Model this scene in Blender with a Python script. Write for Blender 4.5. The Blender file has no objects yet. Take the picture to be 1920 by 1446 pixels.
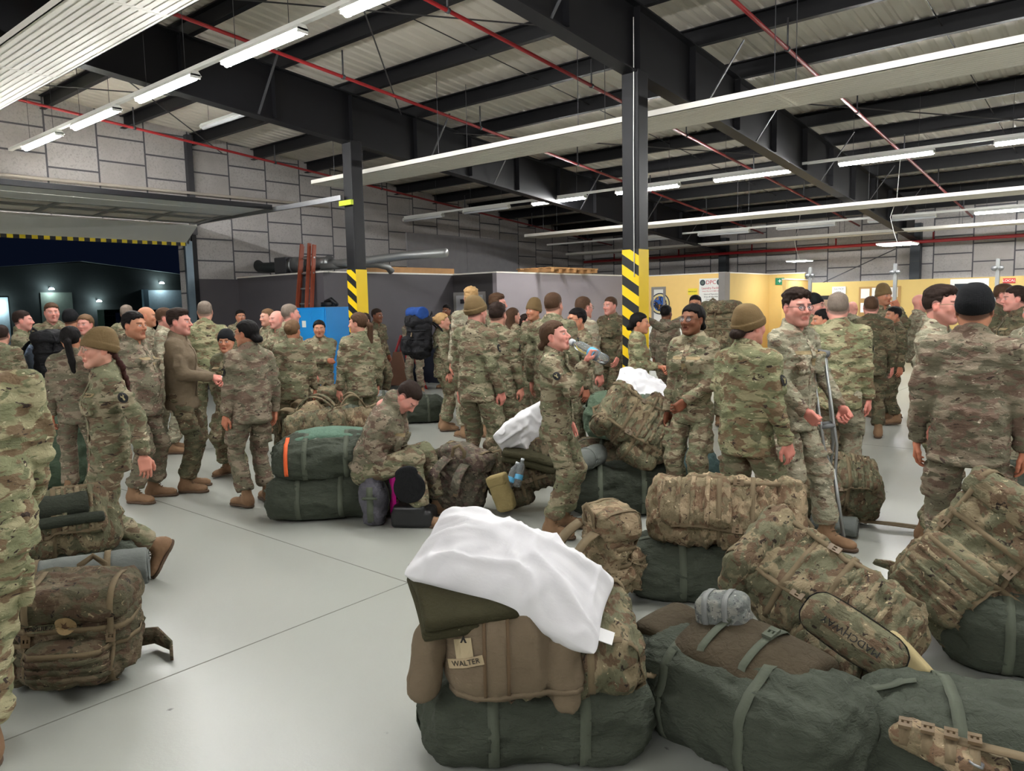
import bpy, math, random
import numpy as np
from mathutils import Vector, Matrix, Euler
from mathutils.bvhtree import BVHTree

# ------------------------------------------------------------------ camera, world, exposure
SC = bpy.context.scene
C = bpy.data.collections.new('hall'); SC.collection.children.link(C)
F_PX, PITCH, ROLL, YAW, EYE = 1417.4, 0.10693, -0.02108, -0.70302, 1.7
_cp, _sp = math.cos(PITCH), math.sin(PITCH)
FW = np.array([math.sin(YAW)*_cp, math.cos(YAW)*_cp, -_sp])
_r0 = np.array([math.cos(YAW), -math.sin(YAW), 0.0]); _u0 = np.cross(_r0, FW)
RT = math.cos(ROLL)*_r0 + math.sin(ROLL)*_u0
UP = -math.sin(ROLL)*_r0 + math.cos(ROLL)*_u0
CAM = np.array([0, 0, EYE])
cam_d = bpy.data.cameras.new('camera'); cam = bpy.data.objects.new('camera', cam_d); C.objects.link(cam)
cam_d.sensor_fit = 'HORIZONTAL'; cam_d.sensor_width = 36.0; cam_d.lens = 36.0*F_PX/1920.0
cam_d.clip_start = 0.05; cam_d.clip_end = 400
cam.matrix_world = Matrix(((RT[0], UP[0], -FW[0], 0), (RT[1], UP[1], -FW[1], 0), (RT[2], UP[2], -FW[2], EYE), (0, 0, 0, 1)))
SC.camera = cam
W = bpy.data.worlds.new('night'); SC.world = W; W.use_nodes = True
W.node_tree.nodes['Background'].inputs[0].default_value = (0.0003, 0.0005, 0.0013, 1)
W.node_tree.nodes['Background'].inputs[1].default_value = 1.0
SC.view_settings.view_transform = 'Standard'; SC.view_settings.look = 'None'
SC.view_settings.exposure = 2.9; SC.view_settings.gamma = 1.0; SC.view_settings.use_curve_mapping = False
SC.cycles.use_denoising = True
SC.cycles.max_bounces = 6; SC.cycles.diffuse_bounces = 4; SC.cycles.glossy_bounces = 3
SC.cycles.transmission_bounces = 6; SC.cycles.transparent_max_bounces = 8
SC.cycles.caustics_reflective = False; SC.cycles.caustics_refractive = False
SC.cycles.sample_clamp_indirect = 6.0
LAMP = 30.0          # brightness of every fluorescent tube of the hall

# ------------------------------------------------------------------ placing things
def ray(px, py): return FW + (px-960)/F_PX*RT - (py-723)/F_PX*UP
def on_plane(px, py, ax, v):
    d = ray(px, py); return CAM + (v-CAM[ax])/d[ax]*d
def ground(px, py): return on_plane(px, py, 2, 0.0)
def at_depth(px, w, z=0.0):
    py = 571 - (px-960)*.021
    p = CAM + w*ray(px, py); return np.array([p[0], p[1], z])
def project(p):
    v = np.asarray(p, float)-CAM; w = v@FW
    return 960+F_PX*(v@RT)/w, 723-F_PX*(v@UP)/w
def height_at(p, py):      # height over the point p seen at image row py
    lo, hi = -1.0, 6.0
    for _ in range(40):
        m = (lo+hi)/2
        if project((p[0], p[1], m))[1] > py: lo = m
        else: hi = m
    return (lo+hi)/2
def heading(p, deg):       # 0 looks at the viewpoint, +90 looks to the right of the photo
    t = np.array([-p[0], -p[1]]); t /= np.hypot(*t)
    rr = np.array([-t[1], t[0]])
    a = math.radians(deg); v = math.cos(a)*t + math.sin(a)*rr
    return math.atan2(v[1], v[0]) - math.pi/2       # rotation that turns +Y onto v

# ------------------------------------------------------------------ objects and tags
def link(name, data, parent=None, mats=None):
    o = bpy.data.objects.new(name, data); C.objects.link(o)
    if parent is not None: o.parent = parent
    if mats is not None:
        for m in (mats if isinstance(mats, (list, tuple)) else [mats]): data.materials.append(m)
    return o
def thing(name, label, cat, loc=(0, 0, 0), rz=0.0, group=None, rot=None):
    o = bpy.data.objects.new(name, None); C.objects.link(o)
    o.location = loc; o.rotation_euler = rot if rot is not None else (0, 0, rz)
    o.empty_display_size = .1
    o['label'] = label; o['category'] = cat
    if group: o['group'] = group
    return o
def tag(o, label, cat, group=None):
    o['label'] = label; o['category'] = cat
    if group: o['group'] = group
    return o
def struct(o): o['kind'] = 'structure'; return o

def mesh_np(name, V, Q, smooth=True):
    me = bpy.data.meshes.new(name)
    V = np.asarray(V, np.float32); Q = np.asarray(Q, np.int32); n = Q.shape[1]
    me.vertices.add(len(V)); me.vertices.foreach_set('co', V.ravel())
    me.loops.add(Q.size); me.loops.foreach_set('vertex_index', Q.ravel())
    me.polygons.add(len(Q)); me.polygons.foreach_set('loop_start', np.arange(0, Q.size, n, dtype=np.int32))
    me.polygons.foreach_set('loop_total', np.full(len(Q), n, np.int32))
    me.update(calc_edges=True)
    if smooth: me.polygons.foreach_set('use_smooth', np.ones(len(Q), bool))
    me.validate(); return me

class MB:                      # collects boxes, bars and tubes into one mesh
    def __init__(s): s.v = []; s.f = []
    def add(s, vs, fs):
        o = len(s.v); s.v += [tuple(float(c) for c in v) for v in vs]; s.f += [tuple(i+o for i in f) for f in fs]; return s
    def box(s, x0, x1, y0, y1, z0, z1):
        v = [(x, y, z) for x in (x0, x1) for y in (y0, y1) for z in (z0, z1)]
        return s.add(v, [(0, 1, 3, 2), (4, 6, 7, 5), (0, 4, 5, 1), (2, 3, 7, 6), (0, 2, 6, 4), (1, 5, 7, 3)])
    def bar(s, a, b, w, h, up=(0, 0, 1)):      # rectangular bar from a to b
        a = Vector(a); b = Vector(b); d = (b-a).normalized(); u = Vector(up)
        x = d.cross(u)
        if x.length < 1e-4: x = d.cross(Vector((1, 0, 0)))
        x.normalize(); z = x.cross(d); v = []
        for p in (a, b):
            for i, j in ((-1, -1), (1, -1), (1, 1), (-1, 1)): v.append(p+x*(i*w/2)+z*(j*h/2))
        return s.add(v, [(3, 2, 1, 0), (4, 5, 6, 7), (0, 1, 5, 4), (1, 2, 6, 5), (2, 3, 7, 6), (3, 0, 4, 7)])
    def tube(s, pts, r, n=8, cap=True, closed=False):
        P = [Vector(p) for p in pts]; m = len(P)
        R = r if hasattr(r, '__len__') else [r]*m
        d0 = (P[1]-P[0]).normalized(); u = d0.orthogonal().normalized(); vs = []
        for i, p in enumerate(P):
            a = P[max(i-1, 0)] if not closed else P[i-1]; b = P[min(i+1, m-1)] if not closed else P[(i+1) % m]
            d = (b-a).normalized(); u = (u-d*u.dot(d)).normalized(); w = d.cross(u)
            for k in range(n):
                t = 2*math.pi*k/n; vs.append(p+(u*math.cos(t)+w*math.sin(t))*R[i])
        fs = []
        for i in range(m if closed else m-1):
            for k in range(n):
                a = i*n+k; b = i*n+(k+1) % n; c = ((i+1) % m)*n; fs.append((a, b, c+(k+1) % n, c+k))
        if cap and not closed: fs += [tuple(range(n))[::-1], tuple((m-1)*n+k for k in range(n))]
        return s.add(vs, fs)
    def prism(s, poly, ax, lo, hi):            # polygon extruded along axis ax
        def put(p, t): q = list(p); q.insert(ax, t); return q
        n = len(poly); vs = [put(p, lo) for p in poly]+[put(p, hi) for p in poly]
        return s.add(vs, [tuple(range(n)), tuple(range(2*n-1, n-1, -1))]+[(i, n+i, n+(i+1) % n, (i+1) % n) for i in range(n)])
    def build(s, name, mat, parent=None, smooth=False, bevel=0.0):
        me = bpy.data.meshes.new(name); me.from_pydata(s.v, [], s.f); me.update()
        if smooth: me.polygons.foreach_set('use_smooth', [True]*len(me.polygons))
        o = link(name, me, parent, mat)
        import bmesh
        bm = bmesh.new(); bm.from_mesh(me); bmesh.ops.recalc_face_normals(bm, faces=bm.faces); bm.to_mesh(me); bm.free()
        if bevel:
            b = o.modifiers.new('bevel', 'BEVEL'); b.width = bevel; b.segments = 2; b.limit_method = 'ANGLE'
        return o

def ribbon(pts, nrm, width, thick=.003):        # a flat strap along pts, nrm = outward direction at each point
    P = [Vector(p) for p in pts]; N = [Vector(n).normalized() for n in nrm]; m = len(P); b = MB(); vs = []
    for i in range(m):
        d = (P[min(i+1, m-1)]-P[max(i-1, 0)]).normalized(); s = d.cross(N[i]).normalized()
        wd = width[i] if hasattr(width, '__len__') else width
        for sx, sz in ((-1, 0), (1, 0), (1, 1), (-1, 1)): vs.append(P[i]+s*(sx*wd/2)+N[i]*(sz*thick))
    fs = [(3, 2, 1, 0), tuple(4*(m-1)+k for k in range(4))]
    for i in range(m-1):
        for k in range(4): fs.append((4*i+k, 4*i+(k+1) % 4, 4*i+4+(k+1) % 4, 4*i+4+k))
    return b.add(vs, fs)

def text_mesh(body, size, depth=.001):
    cu = bpy.data.curves.new('lettering', 'FONT'); cu.body = body; cu.size = size; cu.extrude = depth
    cu.align_x = 'CENTER'; cu.align_y = 'CENTER'; cu.resolution_u = 3
    t = bpy.data.objects.new('lettering', cu); C.objects.link(t); bpy.context.view_layer.update()
    me = bpy.data.meshes.new_from_object(t.evaluated_get(bpy.context.evaluated_depsgraph_get()))
    bpy.data.objects.remove(t); return me

# ------------------------------------------------------------------ signed-distance modelling (numpy)
class Field:
    def __init__(s, lo, hi, h):
        s.lo = np.asarray(lo, np.float32); s.h = h
        n = np.ceil((np.asarray(hi)-s.lo)/h).astype(int)+1; s.n = n
        s.F = np.full(n, 1.0, np.float32)
    def sub(s, lo, hi):
        a = np.clip(np.floor((np.asarray(lo)-s.lo)/s.h).astype(int), 0, s.n-1)
        b = np.clip(np.ceil((np.asarray(hi)-s.lo)/s.h).astype(int)+1, 1, s.n)
        if np.any(b <= a): return None, None
        ax = [s.lo[i]+s.h*np.arange(a[i], b[i], dtype=np.float32) for i in range(3)]
        return tuple(slice(a[i], b[i]) for i in range(3)), (ax[0][:, None, None], ax[1][None, :, None], ax[2][None, None, :])
    def put(s, fn, lo, hi, k=0.0, op='u'):
        m = k+2.5*s.h
        sl, g = s.sub(np.asarray(lo)-m, np.asarray(hi)+m)
        if sl is None: return s
        d = np.broadcast_to(fn(*g), s.F[sl].shape).astype(np.float32); f = s.F[sl]
        if op == 'u':
            if k > 0:
                q = np.maximum(k-np.abs(f-d), 0)/k; s.F[sl] = np.minimum(f, d)-q*q*k*.25
            else: s.F[sl] = np.minimum(f, d)
        elif op == 's':
            if k > 0:
                q = np.maximum(k-np.abs(f+d), 0)/k; s.F[sl] = np.maximum(f, -d)+q*q*k*.25
            else: s.F[sl] = np.maximum(f, -d)
        return s
    def clip(s, fn):                          # keep where fn <= 0
        sl, g = s.sub(s.lo, s.lo+s.h*s.n); s.F = np.maximum(s.F, np.broadcast_to(fn(*g), s.F.shape)).astype(np.float32); return s
    def cone(s, a, b, ra, rb, k=0.0, op='u', sc=None, ax=None):
        """round cone; sc,ax: flatten the section by factor sc along unit axis ax"""
        a = np.asarray(a, float); b = np.asarray(b, float); R = max(ra, rb)
        ab = b-a; L2 = max(float(ab@ab), 1e-12)
        def fn(x, y, z):
            px, py, pz = x-a[0], y-a[1], z-a[2]
            t = np.clip((px*ab[0]+py*ab[1]+pz*ab[2])/L2, 0, 1)
            qx, qy, qz = px-t*ab[0], py-t*ab[1], pz-t*ab[2]
            d2 = qx*qx+qy*qy+qz*qz
            if sc is not None:
                c = qx*ax[0]+qy*ax[1]+qz*ax[2]; d2 = d2+c*c*(1/sc**2-1)
                return (np.sqrt(d2)-(ra+(rb-ra)*t))*(.5+.5*min(sc, 1))
            return np.sqrt(d2)-(ra+(rb-ra)*t)
        RR = R*(max(sc, 1) if sc else 1)
        return s.put(fn, np.minimum(a, b)-RR, np.maximum(a, b)+RR, k, op)
    def ell(s, c, r, k=0.0, op='u', M=None):  # ellipsoid, M rows = local axes
        c = np.asarray(c, float); r = np.asarray(r, float)
        def fn(x, y, z):
            x, y, z = x-c[0], y-c[1], z-c[2]
            if M is not None: x, y, z = (M[i][0]*x+M[i][1]*y+M[i][2]*z for i in range(3))
            k0 = np.sqrt((x/r[0])**2+(y/r[1])**2+(z/r[2])**2)+1e-9
            k1 = np.sqrt((x/r[0]**2)**2+(y/r[1]**2)**2+(z/r[2]**2)**2)+1e-9
            return k0*(k0-1)/k1
        e = r if M is None else np.array([np.max(r)]*3)
        return s.put(fn, c-e, c+e, k, op)
    def rbox(s, c, hf, rad, k=0.0, op='u', M=None, bulge=0.0):
        c = np.asarray(c, float); hf = np.asarray(hf, float)
        def fn(x, y, z):
            x, y, z = x-c[0], y-c[1], z-c[2]
            if M is not None: x, y, z = (M[i][0]*x+M[i][1]*y+M[i][2]*z for i in range(3))
            gx, gy, gz = np.abs(x)-(hf[0]-rad), np.abs(y)-(hf[1]-rad), np.abs(z)-(hf[2]-rad)
            d = np.sqrt(np.maximum(gx, 0)**2+np.maximum(gy, 0)**2+np.maximum(gz, 0)**2)+np.minimum(np.maximum(gx, np.maximum(gy, gz)), 0)-rad
            if bulge: d = d-bulge*(np.clip(1-(x/hf[0])**2, 0, 1)*np.clip(1-(y/hf[1])**2, 0, 1)+np.clip(1-(y/hf[1])**2, 0, 1)*np.clip(1-(z/hf[2])**2, 0, 1)+np.clip(1-(x/hf[0])**2, 0, 1)*np.clip(1-(z/hf[2])**2, 0, 1))/2
            return d
        e = hf+bulge if M is None else np.array([np.linalg.norm(hf)+bulge]*3)
        return s.put(fn, c-e, c+e, k, op)
    def mesh(s):
        F = s.F; F[0], F[-1], F[:, 0], F[:, -1], F[:, :, 0], F[:, :, -1] = 1, 1, 1, 1, 1, 1
        S = F < 0; n = F.shape; st = (n[1]*n[2], n[2], 1); N = F.size
        ids = []; pos = []; quads = []
        for ax in range(3):
            sa = [slice(None)]*3; sb = [slice(None)]*3; sa[ax] = slice(0, -1); sb[ax] = slice(1, None)
            I = np.argwhere(S[tuple(sa)] != S[tuple(sb)])
            if len(I) == 0: continue
            J = I.copy(); J[:, ax] += 1
            f0 = F[I[:, 0], I[:, 1], I[:, 2]]; f1 = F[J[:, 0], J[:, 1], J[:, 2]]
            t = f0/(f0-f1); P = I.astype(np.float32); P[:, ax] += t
            b, c = (ax+1) % 3, (ax+2) % 3
            base = I@np.array(st); q = []
            for db, dc in ((0, 0), (-1, 0), (-1, -1), (0, -1)):
                cid = base+db*st[b]+dc*st[c]; ids.append(cid); pos.append(P); q.append(cid)
            q = np.stack(q, 1); fl = f0 < 0
            q[~fl] = q[~fl][:, ::-1]; quads.append(q)
        ids = np.concatenate(ids); pos = np.concatenate(pos); Q = np.concatenate(quads)
        u, inv = np.unique(ids, return_inverse=True)
        cnt = np.bincount(inv); V = np.stack([np.bincount(inv, pos[:, i])/cnt for i in range(3)], 1)
        mp = np.searchsorted(u, Q)
        return (s.lo+V*s.h).astype(np.float32), mp.astype(np.int32)

def normals(V, Q):
    a = V[Q[:, 2]]-V[Q[:, 0]]; b = V[Q[:, 3]]-V[Q[:, 1]]; fn = np.cross(a, b)
    N = np.zeros_like(V)
    for i in range(4):
        for c in range(3): N[:, c] += np.bincount(Q[:, i], fn[:, c], len(V))
    return N/(np.linalg.norm(N, axis=1, keepdims=True)+1e-9)
_T = np.random.RandomState(5).rand(32, 32, 32).astype(np.float32)
def vnoise(P):                                # smooth value noise, -1..1
    P = np.asarray(P, np.float32); i = np.floor(P).astype(int); f = P-i; f = f*f*(3-2*f); r = 0
    for dx in (0, 1):
        wx = f[:, 0] if dx else 1-f[:, 0]
        for dy in (0, 1):
            wy = f[:, 1] if dy else 1-f[:, 1]
            for dz in (0, 1):
                wz = f[:, 2] if dz else 1-f[:, 2]
                r = r+wx*wy*wz*_T[(i[:, 0]+dx) & 31, (i[:, 1]+dy) & 31, (i[:, 2]+dz) & 31]
    return r*2-1
def folds(V, N, seed, fr=(9, 9, 14), amp=.006, warp=.6, ridge=True):
    """cloth creases: ridged, warped noise pushed along the normal"""
    P = V*np.array(fr, np.float32)+seed*3.7
    w = vnoise(P*.45+11)[:, None]*warp*np.array([1, -1, .7], np.float32)
    n1 = vnoise(P+w); n2 = vnoise(P*2.1+w*1.7+5)
    if ridge: d = (1-np.abs(n1)*2.2)*.7+(1-np.abs(n2)*2)*.35-.2
    else: d = n1*.8+n2*.35
    return V+N*(d*amp)[:, None].astype(np.float32)
def smooth_v(V, Q, it=1):
    E = np.concatenate([Q[:, [0, 1]], Q[:, [1, 2]], Q[:, [2, 3]], Q[:, [3, 0]]]); n = len(V)
    deg = np.bincount(E[:, 0], minlength=n)+1e-9
    for _ in range(it):
        V = .5*V+.5*np.stack([np.bincount(E[:, 0], V[E[:, 1], c], n)/deg for c in range(3)], 1)
    return V.astype(np.float32)

# ------------------------------------------------------------------ materials
MATS = {}
def new_mat(name):
    m = bpy.data.materials.new(name); m.use_nodes = True; nt = m.node_tree
    b = nt.nodes['Principled BSDF']; return m, nt, b
def lin(c):                                   # sRGB 0-255 to linear
    return tuple(((x/255/12.92) if x/255 <= .04045 else ((x/255+.055)/1.055)**2.4) for x in c)+(1,)
def N_(nt, t, **kw):
    n = nt.nodes.new(t)
    for k, v in kw.items(): setattr(n, k, v)
    return n
def mix(nt, fac, a, b, mode='MIX'):
    n = N_(nt, 'ShaderNodeMix', data_type='RGBA', blend_type=mode)
    for i, v in ((0, fac), (6, a), (7, b)):
        if hasattr(v, 'links') or isinstance(v, bpy.types.NodeSocket): nt.links.new(v, n.inputs[i])
        else: n.inputs[i].default_value = v
    return n.outputs[2]
def ramp(nt, src, lo, hi, inv=False):
    n = N_(nt, 'ShaderNodeMapRange'); nt.links.new(src, n.inputs[0]); n.inputs[1].default_value = lo; n.inputs[2].default_value = hi
    n.inputs[3].default_value = 1 if inv else 0; n.inputs[4].default_value = 0 if inv else 1; return n.outputs[0]
def noise_tex(nt, vec, scale, detail=2, rough=.5, dist=0.0):
    n = N_(nt, 'ShaderNodeTexNoise'); n.inputs['Scale'].default_value = scale; n.inputs['Detail'].default_value = detail
    n.inputs['Roughness'].default_value = rough; n.inputs['Distortion'].default_value = dist
    if vec is not None: nt.links.new(vec, n.inputs['Vector'])
    return n.outputs[0]
def coords(nt, scale=(1, 1, 1), rnd=True, kind='Object'):
    tc = N_(nt, 'ShaderNodeTexCoord'); mp = N_(nt, 'ShaderNodeMapping'); mp.inputs['Scale'].default_value = scale
    nt.links.new(tc.outputs[kind], mp.inputs['Vector'])
    if rnd:
        oi = N_(nt, 'ShaderNodeObjectInfo'); mu = N_(nt, 'ShaderNodeMath', operation='MULTIPLY'); mu.inputs[1].default_value = 37.0
        nt.links.new(oi.outputs['Random'], mu.inputs[0]); nt.links.new(mu.outputs[0], mp.inputs['Location'])
    return mp.outputs[0]
def bump(nt, b, h, strength=.3, dist=.01):
    n = N_(nt, 'ShaderNodeBump'); n.inputs['Strength'].default_value = strength; n.inputs['Distance'].default_value = dist
    nt.links.new(h, n.inputs['Height']); nt.links.new(n.outputs[0], b.inputs['Normal']); return n
def plain(name, rgb, rough=.6, metal=0.0, var=.12, bump_s=0.0, scale=6, spec=.5, alpha=None, trans=0.0):
    if name in MATS: return MATS[name]
    m, nt, b = new_mat(name); c = lin(rgb); v = coords(nt)
    n = noise_tex(nt, v, scale, 3)
    dark = tuple(x*(1-var) for x in c[:3])+(1,); lite = tuple(min(1, x*(1+var)) for x in c[:3])+(1,)
    nt.links.new(mix(nt, n, dark, lite), b.inputs['Base Color'])
    b.inputs['Roughness'].default_value = rough; b.inputs['Metallic'].default_value = metal
    b.inputs['Specular IOR Level'].default_value = spec
    if trans: b.inputs['Transmission Weight'].default_value = trans
    if bump_s: bump(nt, b, noise_tex(nt, v, scale*12, 2), bump_s, .004)
    MATS[name] = m; return m
def cloth(name, rgb, weave=260, crease=.5, rough=.85, var=.15):
    if name in MATS: return MATS[name]
    m, nt, b = new_mat(name); c = lin(rgb); v = coords(nt)
    n = noise_tex(nt, v, 5, 4)
    nt.links.new(mix(nt, n, tuple(x*(1-var) for x in c[:3])+(1,), tuple(x*(1+var) for x in c[:3])+(1,)), b.inputs['Base Color'])
    b.inputs['Roughness'].default_value = rough; b.inputs['Specular IOR Level'].default_value = .25
    bump(nt, b, noise_tex(nt, coords(nt, (1, 1, 2.2)), 26, 4, .6, .6), crease, .012)
    MATS[name] = m; return m
def emit(name, rgb, s):
    if name in MATS: return MATS[name]
    m, nt, b = new_mat(name); b.inputs['Base Color'].default_value = (.8, .8, .8, 1)
    b.inputs['Emission Color'].default_value = lin(rgb); b.inputs['Emission Strength'].default_value = s
    MATS[name] = m; return m
def camo(name, base, green, brown, dark, light, scale=1.0, flat=1.9, crease=.5, tone=0.0):
    """woodland/arid pattern: soft green-tan ground, brown fields, small dark twigs, pale flecks, stretched sideways"""
    if name in MATS: return MATS[name]
    m, nt, b = new_mat(name); base, green, brown, dark, light = map(lin, (base, green, brown, dark, light))
    v = coords(nt, (scale, scale, scale*flat))
    a = noise_tex(nt, v, 3.6, 2, .45, .3); g = noise_tex(nt, v, 6.5, 3, .5, .5)
    d = noise_tex(nt, v, 13, 3, .55, .9); l = noise_tex(nt, v, 17, 3, .5, .6)
    c = mix(nt, ramp(nt, a, .44, .53), base, green)
    c = mix(nt, ramp(nt, g, .525, .56), c, brown)
    vv = N_(nt, 'ShaderNodeVectorMath', operation='ADD'); nt.links.new(v, vv.inputs[0]); vv.inputs[1].default_value = (7.3, 2.1, 5.7)
    g2 = noise_tex(nt, vv.outputs[0], 7.5, 3, .5, .6)
    c = mix(nt, ramp(nt, g2, .57, .60), c, tuple(x*.8 for x in green[:3])+(1,))
    c = mix(nt, ramp(nt, d, .64, .66), c, dark)
    c = mix(nt, ramp(nt, l, .668, .69), c, light)
    nt.links.new(c, b.inputs['Base Color'])
    b.inputs['Roughness'].default_value = .88; b.inputs['Specular IOR Level'].default_value = .2
    bump(nt, b, noise_tex(nt, coords(nt, (1, 1, 1.8)), 22, 4, .6, .8), crease, .014)
    MATS[name] = m; return m

# ================================================================== the hall itself
XW, YF = -15.63, 22.6                       # left wall, far wall
def zroof(y): return 5.67-.087*(y-5.3)
ORD = 'first second third fourth fifth sixth seventh eighth ninth tenth eleventh twelfth thirteenth fourteenth fifteenth sixteenth'.split()
M_BLACK = plain('black steel paint', (20, 20, 23), .5, var=.1, bump_s=.05, spec=.3)
M_DARKSTEEL = plain('dark steel', (60, 60, 64), .45, var=.1)
M_WHITE = plain('white sheet', (236, 232, 222), .5, var=.04)
M_WHITEP = plain('white enamel', (232, 232, 226), .4, var=.03)
M_RED = plain('red pipe paint', (150, 32, 36), .4, var=.08)
M_GALV = plain('galvanised steel', (150, 152, 154), .35, .8, var=.15)
M_ALU = plain('aluminium', (150, 152, 151), .4, .6, var=.06)
M_YEL = plain('hazard yellow', (236, 200, 10), .5, var=.04)
M_TUBE = emit('lit tube', (250, 250, 249), LAMP)
M_TUBEOFF = plain('dark tube', (200, 202, 205), .35, var=.03)
M_WOOD = plain('raw timber', (176, 132, 84), .7, var=.2, scale=9)

# floor: painted concrete with saw joints, scuffs and specks
m, nt, b = new_mat('painted concrete floor'); v = coords(nt, rnd=False)
n1 = noise_tex(nt, v, .5, 4, .55); n2 = noise_tex(nt, v, 6, 4, .6)
col = mix(nt, n1, lin((156, 159, 152)), lin((168, 170, 162)))
sp = N_(nt, 'ShaderNodeTexVoronoi'); sp.inputs['Scale'].default_value = 3.2; nt.links.new(v, sp.inputs['Vector'])
spn = noise_tex(nt, v, 31, 2)
f1 = ramp(nt, sp.outputs['Distance'], .025, .06, True); f2 = ramp(nt, spn, .47, .54)
mu = N_(nt, 'ShaderNodeMath', operation='MULTIPLY'); nt.links.new(f1, mu.inputs[0]); nt.links.new(f2, mu.inputs[1])
col = mix(nt, mu.outputs[0], col, lin((84, 82, 76)))
st = N_(nt, 'ShaderNodeTexNoise'); st.inputs['Scale'].default_value = 5; st.inputs['Detail'].default_value = 5
mp = N_(nt, 'ShaderNodeMapping'); mp.inputs['Scale'].default_value = (.35, 2.6, 1); mp.inputs['Rotation'].default_value = (0, 0, .9)
nt.links.new(v, mp.inputs['Vector']); nt.links.new(mp.outputs[0], st.inputs['Vector'])
nt.links.new(col, b.inputs['Base Color'])
rr = N_(nt, 'ShaderNodeMapRange'); nt.links.new(n1, rr.inputs[0]); rr.inputs[3].default_value = .285; rr.inputs[4].default_value = .34
nt.links.new(rr.outputs[0], b.inputs['Roughness'])
bump(nt, b, noise_tex(nt, v, 60, 3), .10, .004)
M_FLOOR = m
fl = MB(); fl.box(XW-.2, 9, -12, YF, -.15, 0); struct(fl.build('floor', M_FLOOR))
# floor joints as thin dark grooves lying in the surface
M_JOINT = plain('floor joint', (112, 111, 102), .8, var=.3, scale=14)
def joint(i, a, b_):
    q = MB(); q.bar((*a, .0004), (*b_, .0004), .008, .0008); struct(q.build('trim_%d' % i, M_JOINT))
ja, jb = ground(269, 1287), ground(760, 1095); jc, jd = ground(380, 967), ground(655, 1057)
joint(40, (ja[0], -8), (ja[0], 22)); joint(41, (-15.6, jc[1]), (6, jc[1]))
joint(42, (ja[0]-5.4, 0), (ja[0]-5.4, 22)); joint(43, (-12, jc[1]+6.2), (8, jc[1]+6.2)); joint(44, (ja[0]+5.4, 0), (ja[0]+5.4, 22))

# wood-wool block wall: big boards with grey joint strips, staggered
def block_mat(name, axis):
    m, nt, b = new_mat(name); tc = N_(nt, 'ShaderNodeTexCoord'); sx = N_(nt, 'ShaderNodeSeparateXYZ'); cx = N_(nt, 'ShaderNodeCombineXYZ')
    nt.links.new(tc.outputs['Object'], sx.inputs[0]); nt.links.new(sx.outputs[2], cx.inputs[0]); nt.links.new(sx.outputs[axis], cx.inputs[1])
    br = N_(nt, 'ShaderNodeTexBrick'); nt.links.new(cx.outputs[0], br.inputs['Vector'])
    br.inputs['Color1'].default_value = lin((194, 190, 188)); br.inputs['Color2'].default_value = lin((184, 180, 177)); br.inputs['Mortar'].default_value = lin((98, 98, 102))
    br.inputs['Scale'].default_value = 1; br.inputs['Mortar Size'].default_value = .017; br.inputs['Mortar Smooth'].default_value = .1
    br.inputs['Brick Width'].default_value = .462; br.inputs['Row Height'].default_value = .90
    v = coords(nt, rnd=False); n = noise_tex(nt, v, 26, 5, .7); n2 = noise_tex(nt, v, 1.3, 3)
    c = mix(nt, ramp(nt, n, .5, .75), br.outputs[0], lin((150, 146, 144)))
    c = mix(nt, ramp(nt, n2, .45, .75), c, lin((172, 167, 163)))
    c = mix(nt, br.outputs['Fac'], c, lin((96, 96, 100)))
    nt.links.new(c, b.inputs['Base Color']); b.inputs['Roughness'].default_value = .95; b.inputs['Specular IOR Level'].default_value = .1
    bump(nt, b, n, .35, .01); return m
M_BLOCKX = block_mat('block wall along y', 1); M_BLOCKY = block_mat('block wall along x', 0)
M_DARKPAINT = plain('dark grey partition paint', (84, 80, 84), .7, var=.04)
M_GREYPAINT = plain('warm grey partition paint', (150, 143, 148), .7, var=.03)
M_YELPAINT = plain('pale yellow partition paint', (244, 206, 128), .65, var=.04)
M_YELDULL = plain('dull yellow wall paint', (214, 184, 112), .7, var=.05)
D0, D1, DZ = 2.9, 7.88, 3.17                # dock door opening in the left wall
w = MB(); w.box(XW-.25, XW, D1, YF+.2, 0, 6.2); w.box(XW-.25, XW, D0, D1, DZ, 6.6); w.box(XW-.25, XW, -12, D0, 0, 6.9)
struct(w.build('wall_left', M_BLOCKX))
w = MB(); w.box(XW, 9, YF, YF+.2, 0, 4.6); struct(w.build('wall_far', M_BLOCKY))
w = MB(); w.box(9, 9.2, -12, YF+.2, 0, 6.9); struct(w.build('wall_right', M_BLOCKX))
w = MB(); w.box(XW, 9, -12.2, -12, 0, 7.4); struct(w.build('wall_back', M_BLOCKY))
# roof sheets: real trapezoidal ribs running down the slope
rv, rf = [], []; xs = []; x = XW-.3; k = 0
while x < 9.3:
    for dx, dz in ((0, 0), (.03, .018), (.07, .018), (.10, 0)): xs.append((x+dx, dz))
    x += .20
for (x, dz) in xs: rv += [(x, -12.2, zroof(-12.2)+dz), (x, YF+.3, zroof(YF+.3)+dz)]
for i in range(len(xs)-1): rf.append((2*i, 2*i+2, 2*i+3, 2*i+1))
rm = MB().add(rv, rf)
o = rm.build('ceiling', plain('roof sheet', (218, 211, 198), .55, var=.05, scale=1.2)); struct(o)
sm = o.modifiers.new('t', 'SOLIDIFY'); sm.thickness = .03; sm.offset = 1

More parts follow.
